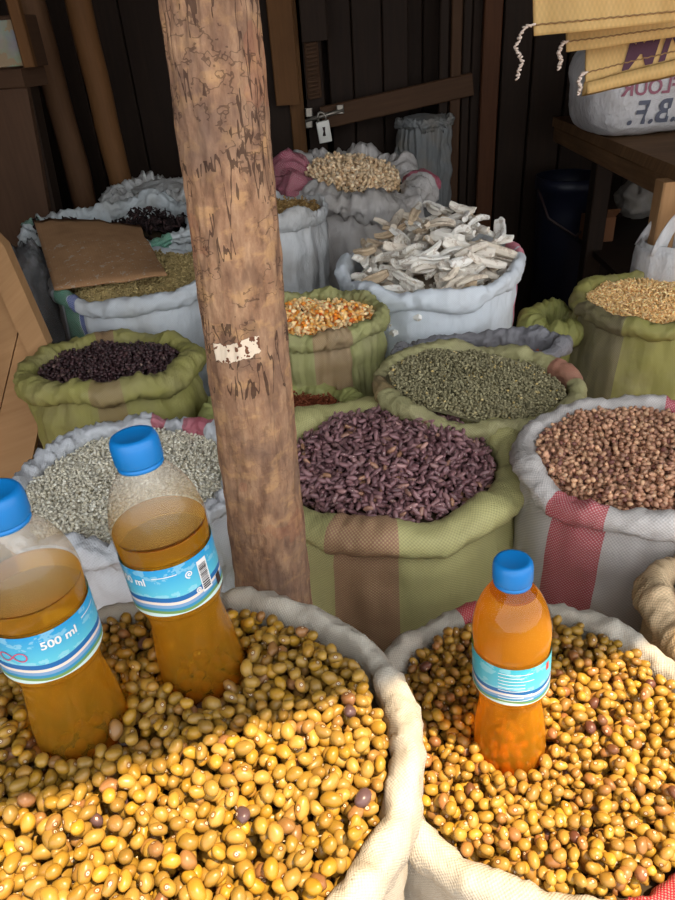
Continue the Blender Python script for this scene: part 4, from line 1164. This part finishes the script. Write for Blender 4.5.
# under the table
M_BLUE = m_plain('dark_blue_plastic', srgb(12, 16, 36), .5, .4)
bn = thing('blue_bin', 'dark blue plastic bin standing in the shade under the table', 'bin', (0, 0, 0))
bc = atD(566, 200, 2.42)
bn.location = (bc[0], bc[1], 0)
v, f, uv = lathe([(0, .0), (.085, .0), (.10, .5), (.105, .56), (.112, .565), (.112, .60), (.105, .60), (.098, .55), (.08, .05), (0, .05)], 32)
sc_ = atD(566, 172, 2.42)[2]/.60
mesh_fix(mesh_obj('bin_body', [(x, y, z*sc_) for x, y, z in v], f, M_BLUE, bn, uv))
q = MB(); q.tube([(-.11, -.02, .57*sc_), (-.09, -.10, .50*sc_), (0, -.135, .45*sc_), (.09, -.10, .50*sc_), (.11, -.02, .57*sc_)], .005, 6)
hb = q.build('bin_handle', M_BLK); hb.parent = bn
shz = .885-.36
sp_ = atZ(640, 226, shz); lumpy('cloth_bundle', (sp_[0]+.03, sp_[1]+.10, shz+.075), (.085, .08, .075), m_fabric('pale_bundle_cloth', srgb(150, 142, 134), [], dirt=.4), 'pale cloth bundle on the shelf under the table', 'bundle', 6.4, .25, 1.7)
M_BOX = m_plain('brown_carton', srgb(122, 82, 56), .85, .15)
cb = thing('cardboard_box', 'small brown carton on the shelf under the table beside the blue bin', 'box', (0, 0, 0))
cp_ = atZ(584, 246, shz); cb.location = (cp_[0]+.06, cp_[1]+.06, shz)
q = MB(); q.box((-.045, -.04, .002), (.045, .04, .085)); o_ = q.build('box_body', M_BOX); o_.parent = cb
q = MB(); q.prism([(-.045, -.04, .087), (.045, -.04, .087), (.045, -.07, .115), (-.045, -.07, .115)], (0, .003, .002)); o_ = q.build('flap', M_BOX); o_.parent = cb

# white plastic carrier bag at the right edge
M_CAR = m_fabric('white_thin_plastic', srgb(206, 204, 204), [(-64, 13, srgb(86, 178, 156))], pitch=.006, weave=.03, dirt=.15, rough=.35, wr=1.0)
bgc = atD(678, 244, 1.64)
bg = thing('carrier_bag', 'white plastic carrier bag with green print at the right edge', 'bag', (bgc[0], bgc[1], 0))
v = []; f = []; uv = []; n = 64; prof = [(.05, 0), (.085, .0), (.098, .12), (.10, .3), (.102, .48), (.096, bgc[2]-.03), (.088, bgc[2]), (.082, bgc[2]+.01), (.078, bgc[2]-.02), (.08, bgc[2]-.1), (0, bgc[2]-.11)]
pp = smoothp(prof, 4)
for j, (r, z) in enumerate(pp):
    for k in range(n):
        a = 2*pi*k/n; q_ = r*(1+.07*nz(cos(a)*3, sin(a)*3, z*9)+.04*nz(cos(a)*9, sin(a)*9, z*16)); v.append((q_*cos(a), q_*sin(a)*.9, max(z, 0))); uv.append((k/n, z))
for j in range(len(pp)-1):
    for k in range(n): f.append((j*n+k, j*n+(k+1) % n, (j+1)*n+(k+1) % n, (j+1)*n+k))
mesh_fix(mesh_obj('bag_body', v, f, M_CAR, bg, uv))
for s, a0 in ((0, -2.5), (1, .5)):
    P0 = np.array([.088*cos(a0), .08*sin(a0), bgc[2]-.01]); P1_ = np.array([.088*cos(a0+1.9), .08*sin(a0+1.9), bgc[2]-.01]); v = []; f = []; uv = []; m_ = 16
    for i in range(m_+1):
        t = i/m_; c_ = P0*(1-t)+P1_*t + np.array([0, 0, .115*sin(pi*t)**.8]); w = .017*(1-.45*sin(pi*t)); dd = (P1_-P0); dd[2] = 0; dd /= np.linalg.norm(dd)
        sd_ = dd*cos(pi*t*.9) + np.array([0, 0, -sin(pi*t)]); out_ = np.array([-dd[1], dd[0], 0])*.006*sin(t*9)
        v += [tuple(c_-dd*w*(1 if t < .5 else 1)+out_), tuple(c_+out_*2), tuple(c_+dd*w-np.array([0, 0, .02*sin(pi*t)])+out_)]; uv += [(t*.1, t), (t*.1+.02, t), (t*.1+.04, t)]
    for i in range(m_):
        for j in (0, 1): f.append((i*3+j, i*3+j+1, i*3+j+4, i*3+j+3))
    o_ = mesh_obj('bag_handle', v, f, M_CAR, bg, uv); sm_ = o_.modifiers.new('solid', 'SOLIDIFY'); sm_.thickness = .002

# ------------------------------------------------------------------ yellow empty sacks hanging from a rail, top right
mY = N('yellow_paper_weave'); vec, u_, v_ = mY.uv()
fine = mY.math('SINE', mY.math('MULTIPLY', u_, 900.0)); hz = mY.math('SINE', mY.math('MULTIPLY', v_, 420.0))
n1 = mY.noise(mY.vmul(vec, (60, 9, 1)), 1.0, 4); cc = mY.mix(n1, srgb(238, 204, 140), srgb(212, 172, 104))
kk = mY.math('MULTIPLY_ADD', mY.math('MULTIPLY', fine, hz), .06, .94); kc = mY.n('ShaderNodeCombineColor'); [mY.put(kc, i, kk) for i in range(3)]
cc = mY.mix(1.0, cc, kc.outputs[0], 'MULTIPLY')
pb = mY.bsdf(cc, .65, .25, mY.bump(n1, .5, .004)); tl = mY.n('ShaderNodeBsdfTranslucent'); mY.put(tl, 0, cc); mx = mY.n('ShaderNodeMixShader'); mY.put(mx, 0, .3); mY.put(mx, 1, pb.outputs[0]); mY.put(mx, 2, tl.outputs[0])
M_YEL = mY.done(mx)
M_STITCH = m_plain('brown_stitch_thread', srgb(150, 116, 74), .8); M_THR = m_plain('pale_sewing_thread', srgb(222, 204, 190), .8); M_INK_P = m_plain('purple_ink', srgb(76, 40, 58), .7)
def hang_sack(label, dep, bl, br, zrail, lettering=None, thread=None, turn=False, tuck=0.):
    """flat empty sack: bottom edge from picture point bl to br at depth dep, hanging up to the rail"""
    A = atD(*bl, dep); B = atD(*br, dep*.985)
    root = thing('empty_sack', label, 'sack', (A[0], A[1], A[2]), 'yellow empty sacks hanging at the top right')
    nu, nv = 40, 26; v = []; uv = []; f = []; Ht = zrail-min(A[2], B[2]); wd = np.linalg.norm(B-A)
    xd = (B-A)/wd; nd = np.cross(xd, [0, 0, 1]); nd /= np.linalg.norm(nd); nd = nd if nd[1] < 0 else -nd
    def P(s, t):
        p = A*(1-s)+B*s; zt_ = zrail; zb_ = p[2]; q_ = np.array([p[0]-.012*t, p[1], zb_+(zt_-zb_)*t])
        return q_ + nd*(.004*sin(s*9+dep*30)*(1-t*.7) + .003*nz(s*6, t*3, dep*9) + .010*(1-t)**3*sin(s*3+1))
    for side in (0, 1):
        for j in range(nv+1):
            for i in range(nu+1):
                s, t = i/nu, j/nv; p = P(s, t) - nd*(.0035 if side else 0); v.append(tuple(p-A)); uv.append((s*wd, t*Ht))
    nn = (nu+1)*(nv+1); I = lambda i, j: j*(nu+1)+i
    for j in range(nv):
        for i in range(nu):
            q4 = (I(i, j), I(i+1, j), I(i+1, j+1), I(i, j+1)); f.append(q4); f.append(tuple(k+nn for k in q4[::-1]))
    for j in range(nv): f.append((I(0, j), I(0, j+1), I(0, j+1)+nn, I(0, j)+nn)); f.append((I(nu, j+1), I(nu, j), I(nu, j)+nn, I(nu, j+1)+nn))
    for i in range(nu): f.append((I(i+1, 0), I(i, 0), I(i, 0)+nn, I(i+1, 0)+nn))
    o_ = mesh_fix(mesh_obj('sack_sheet', v, f, M_YEL, root, uv))
    q = MB(); pth = [P(s, .014/Ht)-A + nd*.0018 for s in np.linspace(0, 1, 40)]; pth = [p+np.array([0, 0, .0006*(-1)**i]) for i, p in enumerate(pth)]; q.tube(pth, .0011, 5); s_o = q.build('stitching', M_STITCH); s_o.parent = root
    if turn:   # folded-under hem, light shining through
        v = []; f = []; uv = []
        for i in range(nu+1):
            s = i/nu; p = P(s, 0)-A; v += [tuple(p+nd*.006), tuple(p+nd*.012+np.array([0, 0, -.014-.006*s])), tuple(p-nd*.012+np.array([0, 0, -.020-.008*s])), tuple(p-nd*.006)]; uv += [(s*wd, 0), (s*wd, .015), (s*wd, .04), (s*wd, .05)]
        for i in range(nu):
            for j in range(3): f.append((i*4+j, i*4+4+j, i*4+5+j, i*4+j+1))
        h_ = mesh_obj('folded_hem', v, f, M_YEL, root, uv); h_.modifiers.new('solid', 'SOLIDIFY').thickness = .0015
    if lettering:
        body, size, s0, t0, shear = lettering; pv, pf = text_geo(body, size, 1.08, shear, size*.03); out = []
        for a, b in pv: s = s0+a/wd; t = t0+b/Ht; out.append(tuple(P(s, t)-A+nd*.0016))
        mesh_obj('lettering', out, pf, M_INK_P, root, None, False)
    if thread:
        q = MB(); st0 = P(0, .014/Ht)-A; pts = [np.array(st0)]
        for k in range(1, 90):
            t = k/89; dx, dz = thread
            w = np.interp(t, [0, .15, .45, .7, 1], [0, -.55, -1.0, -.55, -.8]); hz_ = np.interp(t, [0, .15, .5, .8, 1], [0, -.02, -.45, -.75, -1])
            pts.append(np.array(st0)+np.array([w*dx+.0022*sin(k*1.25), -.004+.0022*cos(k*1.25), hz_*dz+.0012*sin(k*.9)]))
        q.tube(pts, .0016, 5); t_o = q.build('loose_thread', M_THR); t_o.parent = root; t_o['label'] = 'loose pale crinkled thread end'
    return root
ZR = 1.30
hang_sack('yellow empty sack hanging at the top right, frontmost and shortest', 1.00, (533.5, 36), (696, 20), ZR, None, (.026, .068))
hang_sack('yellow empty sack at the top right, second from the front', 1.05, (565, 52), (705, 33), ZR, None, (.012, .036))
hang_sack('yellow empty sack with purple lettering, rearmost of the hanging ones', 1.10, (583, 82), (712, 50), ZR, ('MN', .070, .55, .135, .28), (.012, .030), turn=True)
rl_ = MB(); a_ = atD(520, 20, 1.05); rl_.tube([(a_[0]-.06, a_[1], ZR), (a_[0]+.3, a_[1]-.01, ZR), (1.95, a_[1]-.02, ZR)], .016, 12); struct(rl_.build('trim_20', W_MID))
# loose knot of thread at the lowest corner
# ================================================================== LIGHT
w = bpy.data.worlds.new('sky'); scene.world = w; w.use_nodes = True; nt = w.node_tree; nt.nodes.clear()
bgn = nt.nodes.new('ShaderNodeBackground'); ow = nt.nodes.new('ShaderNodeOutputWorld')
bgn.inputs[0].default_value = (.93, .965, 1.0, 1); bgn.inputs[1].default_value = 2.3
nt.links.new(bgn.outputs[0], ow.inputs[0])
sl = bpy.data.lights.new('sun', 'SUN'); sl.energy = 9.6; sl.angle = radians(.53); sl.color = (1, .79, .53)
so = bpy.data.objects.new('sun', sl); COL.objects.link(so); so.location = (2, -1.5, 4)
so.rotation_mode = 'QUATERNION'; so.rotation_quaternion = Vector(tuple(sd)).to_track_quat('Z', 'Y')
scene.view_settings.view_transform = 'Standard'; scene.view_settings.look = 'None'; scene.view_settings.exposure = 0
scene.cycles.max_bounces = 10; scene.cycles.transparent_max_bounces = 12; scene.cycles.transmission_bounces = 8; scene.cycles.use_denoising = True
scene.cycles.caustics_refractive = True
